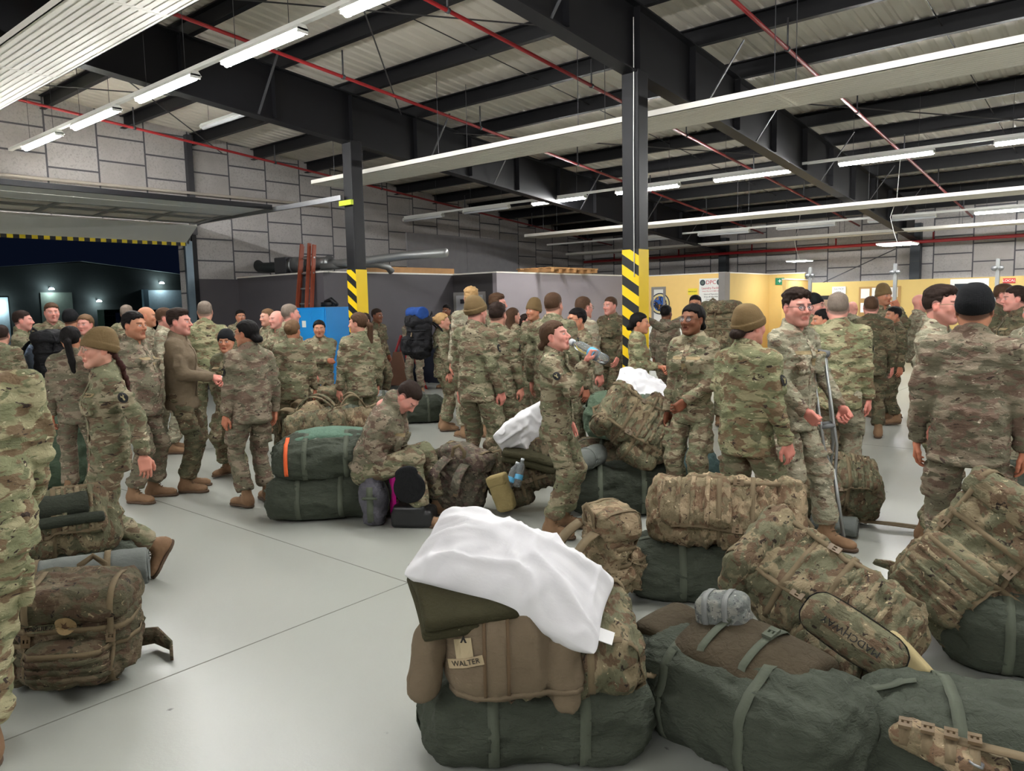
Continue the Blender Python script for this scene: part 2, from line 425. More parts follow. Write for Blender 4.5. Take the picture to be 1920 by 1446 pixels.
# ---------------------------------------------------------------- steel frame
def ibeam(bm, a, b_, h, wd, tf=.02, up=(0, 0, 1)):
    a = Vector(a); b_ = Vector(b_); u = Vector(up)
    bm.bar(a+u*(h/2-tf/2), b_+u*(h/2-tf/2), wd, tf, up); bm.bar(a-u*(h/2-tf/2), b_-u*(h/2-tf/2), wd, tf, up)
    bm.bar(a, b_, .014, h-2*tf, up)
CX = {-15.4: None, -10.25: 'left', -4.87: 'right', .51: None, 5.9: None}
RN = {-15.4: 'black roof rafter fixed along the left block wall', -10.25: 'deep black roof rafter over the left striped column', -4.87: 'deep black roof rafter over the right striped column',
      .51: 'black roof rafter crossing the top right beyond the columns', 5.9: 'black roof rafter at the far right of the hall'}
for X in CX:
    if X == -15.4: continue
    t = thing('roof_rafter', RN[X], 'rafter', (X, 8.13, 4.8))
    q = MB(); ys = (-12, 22.1)
    ibeam(q, (0, ys[0]-8.13, zroof(ys[0])-.25-.40-4.8), (0, ys[1]-8.13, zroof(ys[1])-.25-.40-4.8), .80, .20)
    q.build('beam', M_BLACK, t)
    for y in (3.0, 6.4, 9.8, 11.6, 14.6, 17.4, 19.8):      # fly braces from the purlins to the bottom flange
        for sx in (1, -1):
            s_ = MB(); zb = zroof(y)-.25-.8-4.8; s_.bar((sx*.06, y-8.13, zb+.03), (sx*.62, y-8.13+.03, zb+.83), .035, .012)
            if sx == 1 or y > 9: s_.build('brace', M_DARKSTEEL, t)
    for y in np.arange(1, 22, 1.42):
        s_ = MB(); s_.bar((0, y-8.13, zroof(y)-.28-4.8), (0, y-8.13, zroof(y)-1.0-4.8), .19, .010, (0, 1, 0)); s_.build('stiffener', M_BLACK, t)
def haz_mat(name):
    m, nt, b = new_mat(name); tc = N_(nt, 'ShaderNodeTexCoord'); sx = N_(nt, 'ShaderNodeSeparateXYZ'); nt.links.new(tc.outputs['Object'], sx.inputs[0])
    a = N_(nt, 'ShaderNodeMath', operation='MULTIPLY_ADD'); nt.links.new(sx.outputs[0], a.inputs[0]); a.inputs[1].default_value = .65; nt.links.new(sx.outputs[2], a.inputs[2])
    d = N_(nt, 'ShaderNodeMath', operation='DIVIDE'); nt.links.new(a.outputs[0], d.inputs[0]); d.inputs[1].default_value = .245
    f = N_(nt, 'ShaderNodeMath', operation='FRACT'); nt.links.new(d.outputs[0], f.inputs[0])
    g = N_(nt, 'ShaderNodeMath', operation='GREATER_THAN'); nt.links.new(f.outputs[0], g.inputs[0]); g.inputs[1].default_value = .5
    nt.links.new(mix(nt, g.outputs[0], lin((234, 198, 12)), lin((24, 25, 28))), b.inputs['Base Color']); b.inputs['Roughness'].default_value = .5; return m
M_HAZ = haz_mat('hazard stripes')
for X, zt, zh in ((-10.25, 4.42, 2.33), (-4.87, 4.42, 2.33), (.51, 4.42, 2.33)):
    lab = {-10.25: 'black square steel column with yellow stripes beside the blue lockers', -4.87: 'black square steel column with yellow stripes in the crowd right of centre', .51: 'black square steel column beyond the right edge of the photo'}[X]
    if X > 0: continue
    t = thing('steel_column', lab, 'column', (X, 8.13, 0))
    q = MB(); q.box(-.115, .115, -.115, .115, 0, zt); q.build('shaft', M_BLACK, t, bevel=.012)
    q = MB(); q.box(-.20, .20, -.20, .20, 0, .025); q.build('base_plate', M_BLACK, t)
    q = MB(); q.box(-.117, .117, -.1185, -.1155, .4, zh); q.build('hazard_stripe', M_HAZ, t)
    for s_ in (1, -1):
        q = MB(); q.box(*sorted((s_*.1155, s_*.1185)), -.117, .117, .4, zh); q.build('yellow_face', M_YEL, t)
    if X > -5:
        q = MB(); q.tube([(.06, -.125, 5.0), (.062, -.128, 4.3), (.055, -.128, 3.4), (.06, -.128, 2.0)], .006, 6); q.build('cable', M_WHITEP, t, True)
# far columns and wind brace
for X, lab in ((-4.87, 'dark steel column against the far wall right of the hanging panel lamp'), (-10.25, 'dark steel column at the far wall behind the yellow partitions')):
    q = MB(); q.box(X-.12, X+.12, 22.25, 22.5, 0, 3.6); tag(q.build('steel_column', plain('blue black steel', (42, 48, 54), .5)), lab, 'column')
q = MB(); q.bar((-5.0, 22.2, 3.1), (-8.6, 22.2, 1.5), .05, .02); tag(q.build('wind_brace', M_DARKSTEEL), 'diagonal steel brace crossing the far wall left of the dark column', 'brace')
# purlins, dark, running across the hall on top of the rafters
ys = [2.6-1.40*i for i in range(5, 0, -1)]+[2.6+1.40*i for i in range(15)]
far = [y for y in ys if y < YF-.2]
for i, y in enumerate(far):
    q = MB(); z = zroof(y)-.012
    q.bar((XW, y, z-.012), (9, y, z-.012), .09, .016); q.bar((XW, y+.04, z-.125), (9, y+.04, z-.125), .016, .24); q.bar((XW, y+.0, z-.238), (9, y+.0, z-.238), .09, .016)
    n = len(far)-1-i
    tag(q.build('roof_purlin', M_BLACK), 'black steel purlin under the roof sheets, %s from the far wall' % (ORD[n] if n < 16 else 'about %dth' % (n+1)), 'purlin', 'roof purlins')
# thin sag rods between purlins and cross bracing
M_ROD = plain('rod', (52, 50, 50), .5)
for i, (a, b_) in enumerate((((-15.5, 3.2), (-10.3, 9.0)), ((-10.2, 3.0), (-15.5, 8.8)), ((-10.2, 3.4), (-4.9, 9.0)), ((-4.95, 3.4), (-10.2, 9.2)), ((-4.8, 5.0), (.5, 10.6)), ((-10.2, 10.5), (-4.9, 16.2)), ((-4.8, 12), (.5, 17.6)))):
    q = MB(); za, zb = zroof(a[1])-.30, zroof(b_[1])-.30; q.tube([(a[0], a[1], za), (b_[0], b_[1], zb)], .011, 6)
    tag(q.build('bracing_rod', M_ROD), 'thin dark diagonal bracing rod under the roof, %s of the set from the left' % ORD[i], 'rod', 'roof bracing rods')
for i, X in enumerate((-12.9, -7.5, -2.2, 3.1)):
    q = MB(); q.tube([(X, 2, zroof(2)-.13), (X, 21.5, zroof(21.5)-.13)], .008, 6)
    tag(q.build('sag_rod', M_ROD), 'thin dark sag rod threaded through the purlins, %s from the left wall' % ORD[i], 'rod', 'sag rods')

# red sprinkler pipes
for i, X in enumerate((-14.1, -11.5, -8.87, -6.2, -3.55, -.9, 1.8)):
    t = thing('sprinkler_pipe', 'red sprinkler pipe under the roof slope, %s from the left wall' % ORD[i], 'pipe', (X, 8, 0), 0, 'red sprinkler pipes')
    q = MB(); q.tube([(0, -12, zroof(-4)-.6), (0, 14, zroof(22)-.6)], .024, 10); q.build('pipe', M_RED, t, True)
    for j, y in enumerate(np.arange(3.5+.3*(i % 3), 21.5, 2.84)):
        z = zroof(y)-.6; q = MB(); q.tube([(0, y-8, z), (0, y-8, z+.36)], .012, 6); q.tube([(0, y-8-.02, z), (0, y-8+.02, z)], .034, 10); q.build('hanger', M_DARKSTEEL, t, True)
q = MB(); q.tube([(XW+.4, 22.0, 3.11), (8.8, 22.0, 3.07)], .045, 12)
for X in np.arange(-14, 8, 2.4): q.tube([(X, 22.0, 3.1), (X, 22.0, 3.32)], .022, 8)
tag(q.build('sprinkler_main', M_RED, smooth=True), 'thick red sprinkler main running level along the far wall', 'pipe')

# radiant ceiling panels
def radiant(X0, X1, Y0, Y1, z, lab, seg=2.9):
    t = thing('radiant_panel', lab, 'panel', (X0, (Y0+Y1)/2, z)); hw = (Y1-Y0)/2; L = X1-X0; k = 0
    while k*seg < L-.1:
        a, e = k*seg, min((k+1)*seg, L); q = MB(); q.box(a+.004, e-.004, -hw, hw, .0, .006)
        n = max(4, int(2*hw/.075))
        for j in range(n): yy = -hw+(j+.5)*2*hw/n; q.box(a+.05, e-.05, yy-.005, yy+.005, -.003, .0)
        q.build('sheet', M_WHITE, t); k += 1
    for s_ in (1, -1):
        q = MB(); q.box(0, L, *sorted((s_*hw, s_*(hw-.012))), 0, .075); q.build('edge', M_WHITE, t)
    for x in np.arange(.6, L, 2.7):
        for s_ in (1, -1):
            q = MB(); zr = zroof((Y0+Y1)/2+s_*hw*.8)-.02-z; q.tube([(x, s_*hw*.8, .07), (x, s_*hw*.8, zr)], .005, 5); q.build('hanger', M_DARKSTEEL, t)
radiant(-12.1, 8.5, 8.62, 9.45, 4.0, 'long white ceiling panel hung just behind the two striped columns')
radiant(-13.1, 8.5, 16.1, 16.85, 3.5, 'narrow-looking white ceiling panel hung halfway to the far wall')
radiant(-13.4, 8.5, 2.98, 3.84, 4.6, 'wide ribbed white ceiling panel in the top left corner')
radiant(-15.0, 8.5, 20.6, 21.1, 3.28, 'thin white ceiling channel hung nearest the far wall')

# fluorescent rows: rail, fixtures with tubes
def fixture(x, Y, z, lit, lab, grp, L=1.46):
    t = thing('fluorescent_lamp', lab, 'ceiling lamp', (x, Y, z), 0, grp)
    q = MB(); q.prism([(-.075, .0), (.075, .0), (.035, .055), (-.035, .055)], 0, -L/2, L/2); q.build('reflector', M_WHITEP, t)
    q = MB(); q.tube([(-L/2+.02, 0, -.022), (L/2-.02, 0, -.022)], .03, 10); q.build('tube', M_TUBE if lit else M_TUBEOFF, t, True)
    for s_ in (1, -1):
        q = MB(); q.box(*sorted((s_*L/2, s_*(L/2-.02))), -.06, .06, -.03, .02); q.build('end_cap', M_WHITEP, t)
        q = MB(); q.tube([(s_*.5, 0, .09), (s_*.5, 0, zroof(Y)-z-.02)], .0035, 5); q.build('cable', M_DARKSTEEL, t)
def rail(Y, z, x0, x1, lab):
    q = MB(); q.box(x0, x1, Y-.03, Y+.03, z+.055, z+.10); tag(q.build('lamp_rail', M_WHITEP), lab, 'rail')
rail(4.6, 4.4, -14.9, 6.5, 'white rail carrying the lamp row nearest the viewer')
for i, x in enumerate((-13.45, -11.42, -9.31, -7.2, -5.09, -2.98, -.87, 1.24, 3.35, 5.4)):
    fixture(x, 4.6, 4.4, True, 'glowing fluorescent lamp in the near row, %s from the left wall' % ORD[i], 'near row of lamps')
rail(13.8, 3.98, -15.3, 6.5, 'white rail carrying the second lamp row beyond the columns')
for i, x in enumerate((-14.6, -12.4, -10.23, -7.99, -5.8, -3.52, -1.25, 1.0, 3.2)):
    fixture(x, 13.8, 3.98, i > 1, '%s fluorescent lamp in the second row, %s from the left wall' % ('glowing' if i > 1 else 'unlit', ORD[i]), 'second row of lamps')
rail(-4.6, 4.9, -14.9, 6.5, 'white rail of the lamp row behind the viewer')
for i, x in enumerate((-11.4, -9.3, -7.2, -5.09, -2.98, -.87, 1.24, 3.35, 5.4)):
    fixture(x, -4.6, 4.9, True, 'glowing fluorescent lamp in the row behind the viewer, %s from the left' % ORD[i], 'lamp row behind the viewer')
rail(19.6, 3.5, -15, 6.5, 'white rail of unlit lamps close to the far wall')
for i, x in enumerate((-11.2, -9.0, -6.8, -4.6, -2.4)):
    fixture(x, 19.6, 3.5, i > 3, 'fluorescent lamp in the far row, %s from the left' % ORD[i], 'far row of lamps')
fixture(-12.57, 7.2, 5.0, False, 'unlit lamp fixed high by the left wall above the dock door track', None)
M_PANEL = emit('lit office panel', (240, 246, 255), 9)
for x, y, s_, zz, lab in ((-3.95, 16.6, .32, 2.72, 'bright square panel lamp hanging on a cable over the glass screens'), (-7.4, 20.9, .28, 2.70, 'small bright panel lamp hanging far away over the yellow rooms')):
    t = thing('hanging_lamp', lab, 'lamp', (x, y, zz)); q = MB(); q.box(-s_, s_, -s_, s_, 0, .03); q.build('housing', M_WHITEP, t)
    q = MB(); q.box(-s_+.02, s_-.02, -s_+.02, s_-.02, -.006, 0); q.build('diffuser', M_PANEL, t)
    q = MB(); pts = [(0, 0, .03), (-.08, .02, .25), (-.15, 0, .55), (-.04, 0, .9), (0, 0, zroof(y)-zz-.3)]; q.tube(pts, .006, 5); q.build('cable', M_WHITEP, t)

# ---------------------------------------------------------------- dock door
t = thing('dock_door', 'raised white sectional dock door with a row of windows and hazard-striped bottom edge', 'door', (XW, D0, 0))
def sec(a, b_, name='door_section', win=False):       # one door leaf from a=(x,z) to b_=(x,z), in wall coordinates
    q = MB(); A = Vector((a[0], 0, a[1])); B = Vector((b_[0], 0, b_[1])); d = (B-A).normalized(); n = Vector((-d.z, 0, d.x))
    L = (B-A).length; W_ = D1-D0
    def bx(u0, u1, v0, v1, h0, h1):
        vs = [A+d*u+Vector((0, v, 0))+n*h for u in (u0, u1) for v in (v0, v1) for h in (h0, h1)]
        q.add(vs, [(0, 1, 3, 2), (4, 6, 7, 5), (0, 4, 5, 1), (2, 3, 7, 6), (0, 2, 6, 4), (1, 5, 7, 3)])
    if not win: bx(.004, L-.004, 0, W_, 0, .04); o = q.build(name, M_WHITEP, t); return o
    bx(0, .1, 0, W_, 0, .04); bx(L-.1, L, 0, W_, 0, .04); k = 5
    for i in range(k+1): v = i*(W_-.1)/k; bx(.1, L-.1, v, v+.1, 0, .04)
    o = q.build(name, M_ALU, t); g = MB(); q = g
    bx(.1, L-.1, .05, W_-.05, .015, .022); g.build('window_pane', plain('door acrylic', (236, 228, 214), .25, var=.05), o); return o
sec((.10, 3.12), (.62, 3.42)); sec((.66, 3.46), (1.32, 3.50), win=True)
sec((1.34, 3.50), (1.95, 3.51), win=True); sec((1.97, 3.51), (2.6, 3.52)); sec((2.62, 3.52), (3.3, 3.53))
m, nt, b = new_mat('door edge stripes'); tc = N_(nt, 'ShaderNodeTexCoord'); wv = N_(nt, 'ShaderNodeTexWave', bands_direction='Y'); wv.inputs['Scale'].default_value = 1.6
nt.links.new(tc.outputs['Object'], wv.inputs['Vector']); nt.links.new(mix(nt, ramp(nt, wv.outputs[0], .48, .52), lin((232, 205, 20)), lin((20, 20, 20))), b.inputs['Base Color'])
q = MB(); q.box(.07, .11, 0, D1-D0, 3.06, 3.14); q.build('bottom_seal', m, t)
q = MB(); q.box(3.3, 3.36, 0, D1-D0, 3.50, 3.58); q.build('top_rail', M_BLACK, t)
for v, nm in ((D1-D0+.04, 'track'), (-.08, 'track')):
    q = MB(); q.box(0, .05, v, v+.05, 0, 3.1); q.tube([(.03, v+.025, 3.1), (.12, v+.025, 3.3), (.35, v+.025, 3.44), (.7, v+.025, 3.50)], .03, 6); q.box(.6, 5.3, v, v+.05, 3.47, 3.55); q.build(nm, M_GALV, t)
q = MB(); q.tube([(.13, -2.5, 4.13), (.13, 7.2, 4.17)], .03, 10); tag(q.build('wall_conduit', plain('beige conduit', (180, 172, 160), .5)), 'beige pipe running level on the block wall above the dock door', 'pipe')
bpy.data.objects['wall_conduit'].location = (XW, D0+1.4, 0)
q = MB(); q.box(XW-.02, XW+.06, D1, D1+.1, 0, DZ+.1); q.box(XW-.02, XW+.05, D1+.1, D1+.16, 0, DZ); struct(q.build('trim_1', plain('blue grey frame', (120, 138, 150), .4, .3)))
q = MB(); q.box(XW, XW+.05, D1+.16, D1+.26, 0, DZ+.2); struct(q.build('trim_2', M_BLACK))
q = MB(); q.box(XW, XW+.12, 8.02, 8.14, 3.3, 5.35); tag(q.build('wall_post', M_DARKSTEEL), 'grey steel post standing on the block wall just right of the dock door', 'post')
# yellow end stop of the track on the left column
q = MB(); q.box(-10.42, -10.1, 7.95, 8.0, 3.38, 3.46); tag(q.build('track_bracket', plain('lime bracket', (196, 214, 40), .5)), 'lime yellow track bracket on the left column', 'bracket')

# ---------------------------------------------------------------- partitions
T = 2.4
def wall(name, x0, x1, y0, y1, mat, z1=T, cap=True):
    q = MB(); q.box(x0, x1, y0, y1, 0, z1); struct(q.build(name, mat))
    if cap: q = MB(); q.box(x0-.01, x1+.01, y0-.01, y1+.01, z1, z1+.03); struct(q.build('trim_%d' % (50+wall.n), M_WHITE)); wall.n += 1
wall.n = 0
wall('wall_partition_left', XW+.01, -12.45, 9.05, 9.17, M_DARKPAINT)
wall('wall_partition_side', -12.57, -12.45, 9.17, 12.75, M_DARKPAINT)
wall('wall_partition_middle', -12.45, -11.22, 12.65, 12.77, plain('charcoal partition paint', (62, 59, 60), .7, var=.04))
wall('wall_partition_long', -11.22, -11.10, 12.65, 18.95, M_GREYPAINT)
wall('wall_partition_yellow', -12.3, -8.65, 18.95, 19.07, M_YELPAINT)
q = MB(); q.box(-8.80, -8.62, 18.90, 19.2, 0, T+.02); struct(q.build('trim_3', plain('grey corner post', (128, 124, 120), .6)))
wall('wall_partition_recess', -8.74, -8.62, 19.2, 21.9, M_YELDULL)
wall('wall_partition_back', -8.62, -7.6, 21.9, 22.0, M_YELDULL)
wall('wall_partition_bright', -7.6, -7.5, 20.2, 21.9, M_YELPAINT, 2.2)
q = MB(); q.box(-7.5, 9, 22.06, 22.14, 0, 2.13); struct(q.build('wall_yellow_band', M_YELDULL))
q = MB(); q.box(XW+.005, XW+.03, D1+.27, 9.05, 0, 2.38); struct(q.build('wall_dado_left', M_DARKPAINT))
q = MB(); q.box(XW+.005, XW+.05, 14.1, 16.45, 2.0, 3.7); q.box(XW+.005, XW+.05, 16.47, 18.8, 2.0, 3.7); tag(q.build('wall_board', plain('grey board', (158, 156, 158), .7)), 'large plain grey boards fixed on the block wall above the partitions', 'board')
# doors
def door(name, x0, x1, y, mat, h=2.03, fr=.07):
    t = MB(); t.box(x0-fr, x0, y-.03, y, 0, h+fr); t.box(x1, x1+fr, y-.03, y, 0, h+fr); t.box(x0, x1, y-.03, y, h, h+fr)
    o = t.build(name, plain('grey door frame', (142, 138, 134), .5)); struct(o)
    q = MB(); q.box(x0, x1, y-.012, y-.004, 0, h); q.build('leaf', mat, o)
    q = MB(); q.box(x1-.14, x1-.1, y-.05, y-.012, 1.0, 1.04); q.box(x1-.2, x1-.1, y-.06, y-.045, 1.01, 1.03); q.build('door_handle', M_GALV, o); return o
dd = door('door_1', -11.0+.25, -10.45, 18.95, M_WHITEP)
bpy.data.objects['door_1'].location.x = 0
door('door_2', -12.35, -11.5, 12.65, plain('off white door', (188, 188, 190), .5), 1.93)
q = MB(); q.box(-12.2, -11.95, 12.615, 12.62, 1.74, 1.84); q.build('sign_plate', M_DARKSTEEL, bpy.data.objects['door_2'])
# seal on the laundry door
def disc(r, n=40, z=.002, r0=0.0):
    b_ = MB(); vs = []; fs = []
    for i in range(n):
        a = 2*math.pi*i/n; vs += [(r*math.cos(a), 0, r*math.sin(a)), (r0*math.cos(a), 0, r0*math.sin(a))]
    for i in range(n): j = (i+1) % n; fs.append((2*i, 2*j, 2*j+1, 2*i+1) if r0 else (2*i, 2*j, 2*i+1))
    vs = [(x, -z, z_) for x, _, z_ in vs]; return b_.add(vs, fs)
t = thing('round_seal', 'round emblem with blue centre and gold ring on the white laundry door', 'emblem', (-10.55, 18.93, 1.63))
disc(.30, 48, .004, .27).build('outer_ring', plain('navy ink', (28, 34, 60), .5), t)
disc(.27, 48, .003).build('ring_field', plain('pale gold ink', (222, 208, 150), .5), t)
m, nt, b = new_mat('seal picture'); v = coords(nt, rnd=False); n = noise_tex(nt, v, 7, 3, .5, 1.0)
c = mix(nt, ramp(nt, n, .48, .52), lin((40, 92, 168)), lin((20, 26, 44))); n = noise_tex(nt, v, 11, 2, .5, .5)
c = mix(nt, ramp(nt, n, .58, .61), c, lin((176, 128, 64))); nt.links.new(c, b.inputs['Base Color'])
disc(.21, 48, .006).build('picture', m, t)
# laundry sign
def signboard(name, lab, cx, y, cz, w_, h_, lines, mat=None, seals=()):
    t = thing(name, lab, 'sign', (cx, y, cz)); q = MB(); q.box(-w_/2, w_/2, -.006, 0, -h_/2, h_/2); q.build('board', mat or M_WHITEP, t)
    q = MB()
    for txt, dx, dz, sz, mt in lines:
        me = text_mesh(txt, sz); o = link('lettering', me, t, mt); o.rotation_euler = (math.pi/2, 0, 0); o.location = (dx, -.009, dz)
    for dx, dz, r in seals:
        o = disc(r, 24, .008).build('seal', plain('dark seal', (52, 62, 66), .5), t); o.location = (dx, 0, dz)
        o2 = disc(r*.55, 24, .010).build('seal_centre', plain('seal centre', (96, 108, 100), .5), o)
    return t
MR = plain('red ink', (190, 40, 62), .5); MK = plain('black ink', (24, 24, 28), .5)
signboard('notice_sign', 'white laundry facility notice with red lettering at the end of the yellow partition', -9.03, 18.94, 1.95, .68, .66,
          [('DPC', 0, .22, .15, MR), ('Laundry Facility', 0, .07, .085, MR), ('Hours: Mon to Fri 0800-1600', 0, -.01, .042, MR), ('Hours of Operation', 0, -.09, .05, MK), ('Drop off daily 0900', 0, -.16, .05, MK), ('Closed Sunday', 0, -.23, .05, MK)], seals=((-.24, .22, .08), (.24, .22, .08)))
signboard('notice_sign', 'small white notice with a dark seal below the laundry notice', -8.9, 18.94, 1.48, .42, .24, [('LAUNDRY', -.08, 0, .05, MK)], seals=((.12, .03, .07),))
signboard('notice_sign', 'yellow paper notice left of the laundry notice', -9.56, 18.94, 1.94, .28, .17, [('IMPORTANT', 0, 0, .045, MK)], plain('yellow paper', (246, 222, 60), .6))
signboard('emergency_sign', 'green first aid sign on the recessed yellow wall', -8.3, 21.88, 2.2, .26, .2, [('+', 0, 0, .2, M_WHITEP)], plain('green sign', (20, 118, 84), .5))
signboard('notice_sign', 'red sign with white letters high on the far yellow wall at the right', -2.72, 22.04, 2.02, .26, .12, [('LOCAL', 0, 0, .085, M_WHITEP)], plain('red sign', (200, 50, 44), .5))
signboard('notice_sign', 'white folded notice on the far yellow wall above the tan cabinet', -6.7, 22.04, 1.9, .36, .2, [('NOTICE', 0, .03, .07, MK), ('DESK', 0, -.05, .06, MK)])
t = thing('notice_board', 'wide cork notice board with white papers on the far yellow wall', 'notice board', (-5.65, 22.05, 1.55))
q = MB(); q.box(-.52, .52, -.02, 0, -.42, .42); q.build('cork', plain('cork', (176, 138, 84), .8), t)
for i, (x, z) in enumerate(((-.36, .24), (-.08, .26), (.34, .26), (-.36, -.14), (-.05, -.18), (.3, -.1))):
    q = MB(); q.box(x-.11, x+.11, -.025, -.02, z-.13, z+.13); q.build('paper', M_WHITEP, t)
q = MB(); q.box(-3.98, -3.14, 22.02, 22.06, 1.2, 2.1); struct(q.build('window_1', M_WHITEP)); o = bpy.data.objects['window_1']
q = MB(); q.box(-3.88, -3.24, 22.005, 22.02, 1.4, 1.98); q.build('window_pane', plain('dark pane', (52, 56, 60), .1), o)
# glass screens with posts
m, nt, b = new_mat('clear screen'); b.inputs['Roughness'].default_value = .02; b.inputs['Transmission Weight'].default_value = 1; b.inputs['IOR'].default_value = 1.02; b.inputs['Base Color'].default_value = (.97, .98, .98, 1); b.inputs['Specular IOR Level'].default_value = 1.0
M_GLASS = m
PX = [(-5.2, 15.3), (-3.66, 15.3), (-2.06, 15.3), (-.5, 15.3)]
for i, (x, y) in enumerate(PX):
    q = MB(); q.box(x-.03, x+.03, y-.03, y+.03, 0, 2.3); t = tag(q.build('screen_post', M_ALU), 'slim grey post holding the clear screens, %s from the left' % ORD[i], 'post', 'screen posts')
    for s_ in (1, -1): q = MB(); q.tube([(x+s_*.05, y-.05, 2.14), (x+s_*.05, y-.02, 2.14)], .045, 14); q.build('clamp', M_GALV, t, True)
for i in range(3):
    q = MB(); q.box(PX[i][0]+.04, PX[i+1][0]-.04, 15.29, 15.30, .9, 2.32); tag(q.build('clear_screen', M_GLASS), 'clear glass screen between two grey posts, %s from the left' % ORD[i], 'screen', 'clear screens')
# things on top of and beside the partitions
t = thing('exhaust_duct', 'silver exhaust duct with a black angled nozzle lying above the dark partition', 'duct', (-15.2, 9.6, 2.62))
q = MB(); q.tube([(.9, 0, .02), (1.5, 0, .02)], .17, 24); q.tube([(1.5, 0, .02), (2.25, 0, .0)], .13, 24)
for x in (1.0, 1.45, 1.75, 2.2): q.tube([(x, 0, .01), (x+.04, 0, .01)], .185 if x < 1.5 else .145, 24)
q.build('silencer', M_GALV, t, True)
q = MB(); q.box(.45, .88, -.16, .16, -.16, .2); q.build('fan_box', M_DARKSTEEL, t, bevel=.02)
q = MB(); q.tube([(-.55, 0, .12), (-.3, 0, .02), (.45, 0, .0)], [.13, .12, .11], 20); q.build('nozzle', plain('black hose', (38, 44, 44), .5), t, True)
q = MB(); q.tube([(2.25, 0, 0), (2.6, 0, -.02), (3.4, .1, 0), (4.2, .3, .05), (5.2, .4, .05)], .08, 16); q.build('flexible_hose', M_ALU, t, True)
t = thing('roof_pipe', 'silver bent pipe lying on the partition right of the left column', 'pipe', (-12.4, 9.9, 2.5))
q = MB(); q.tube([(-.6, -.5, .04), (0, 0, .07), (.25, .25, .07), (.3, .5, .02), (.3, .6, -.08)], .07, 16); q.build('pipe', M_ALU, t, True)
t = thing('wooden_edge', 'raw timber board lying along the top of the dark side partition', 'board', (-12.5, 11, T+.03)); q = MB(); q.box(-.05, .05, -1.2, 1.7, 0, .12); q.build('board', M_WOOD, t)
t = thing('pallet', 'flat wooden pallet lying on top of the light grey partition', 'pallet', (-11.15, 15.0, T+.03))
for k in range(3): q = MB(); q.box(-.5, .5, -.95+k*.9, -.85+k*.9, 0, .09); q.build('bearer', M_WOOD, t)
for k in range(5): q = MB(); q.box(-.5+k*.22, -.38+k*.22, -1, 1, .09, .11); q.build('board', M_WOOD, t)
# ladder
t = thing('extension_ladder', 'orange brown ladder standing behind the blue lockers', 'ladder', (-12.9, 8.95, 0))
M_LAD = plain('orange fibreglass', (140, 66, 42), .5)
for s_ in (1, -1):
    q = MB(); q.bar((s_*.25, -.25, 0), (s_*.20, .1, 2.95), .035, .075, (0, 1, 0)); q.build('rail', M_LAD, t)
    q = MB(); q.bar((s_*.19, -.31, .3), (s_*.13, .04, 2.98), .03, .07, (0, 1, 0)); q.build('rail', M_LAD, t)
for k in range(9): z = .3+k*.3; q = MB(); q.bar((-.23, -.25+.35*z/2.95, z), (.23, -.25+.35*z/2.95, z), .03, .03); q.build('rung', M_ALU, t)
# blue lockers
t = thing('locker', 'bright blue steel locker cabinet standing before the dark partition', 'locker', (-11.85, 8.62, 0))
M_BLUE = plain('blue locker paint', (24, 128, 200), .4, var=.03); M_BLUE2 = plain('blue locker door paint', (34, 140, 212), .4, var=.03)
q = MB(); q.box(-.58, .58, -.42, .12, .08, 1.72); q.build('body', M_BLUE, t, bevel=.01)
q = MB(); q.box(-.56, .56, -.40, .10, 0, .08); q.build('plinth', M_BLACK, t)
for k in range(3):
    q = MB(); q.box(-.56+k*.375, -.56+k*.375+.365, -.437, -.421, .12, 1.69); o = q.build('door', M_BLUE2, t, bevel=.005)
    q = MB(); q.box(-.56+k*.375+.28, -.56+k*.375+.31, -.46, -.437, .95, 1.03); q.build('handle', M_GALV, o)
q = MB(); q.box(-.12, 0, -.4405, -.438, 1.36, 1.48); q.build('sticker', M_WHITEP, t)
t = thing('equipment_box', 'small black gear lying on top of the blue locker', 'gear', (-11.5, 8.45, 1.73))
q = MB(); q.box(-.16, .1, -.06, .08, 0, .08); q.tube([(-.1, 0, .08), (.05, .02, .13), (.2, .03, .03)], .04, 10); q.build('pouch', M_BLACK, t, True)
# A-frame sign stand
t = thing('a_frame_board', 'red framed A-board standing before the dark partition', 'board', (-11.6, 10.3, 0), heading((-11.6, 10.3), -35)+math.pi)
for s_ in (1, -1):
    for e in (1, -1): q = MB(); q.bar((e*.32, s_*.32, 0), (e*.05, 0, 1.12), .035, .03, (0, 1, 0)); q.build('leg', M_RED, t)
q = MB(); q.prism([(-.28, .12), (.28, .12), (.1, .8), (-.1, .8)], 1, -.22, -.20); q.build('panel', plain('brown board', (112, 76, 54), .7), t)
# work table behind
t = thing('work_table', 'dark table by the side partition where a soldier leans', 'table', (-11.6, 11.3, 0))
q = MB(); q.box(-.7, .7, -.35, .35, .84, .88); q.build('tabletop', M_DARKSTEEL, t)
for x in (-.65, .65):
    for y in (-.3, .3): q = MB(); q.box(x-.025, x+.025, y-.025, y+.025, 0, .84); q.build('leg', M_BLACK, t)
q = MB(); q.box(-.7, .7, -.352, -.34, .1, .84); q.build('skirt', plain('navy drape', (26, 30, 44), .8), t)
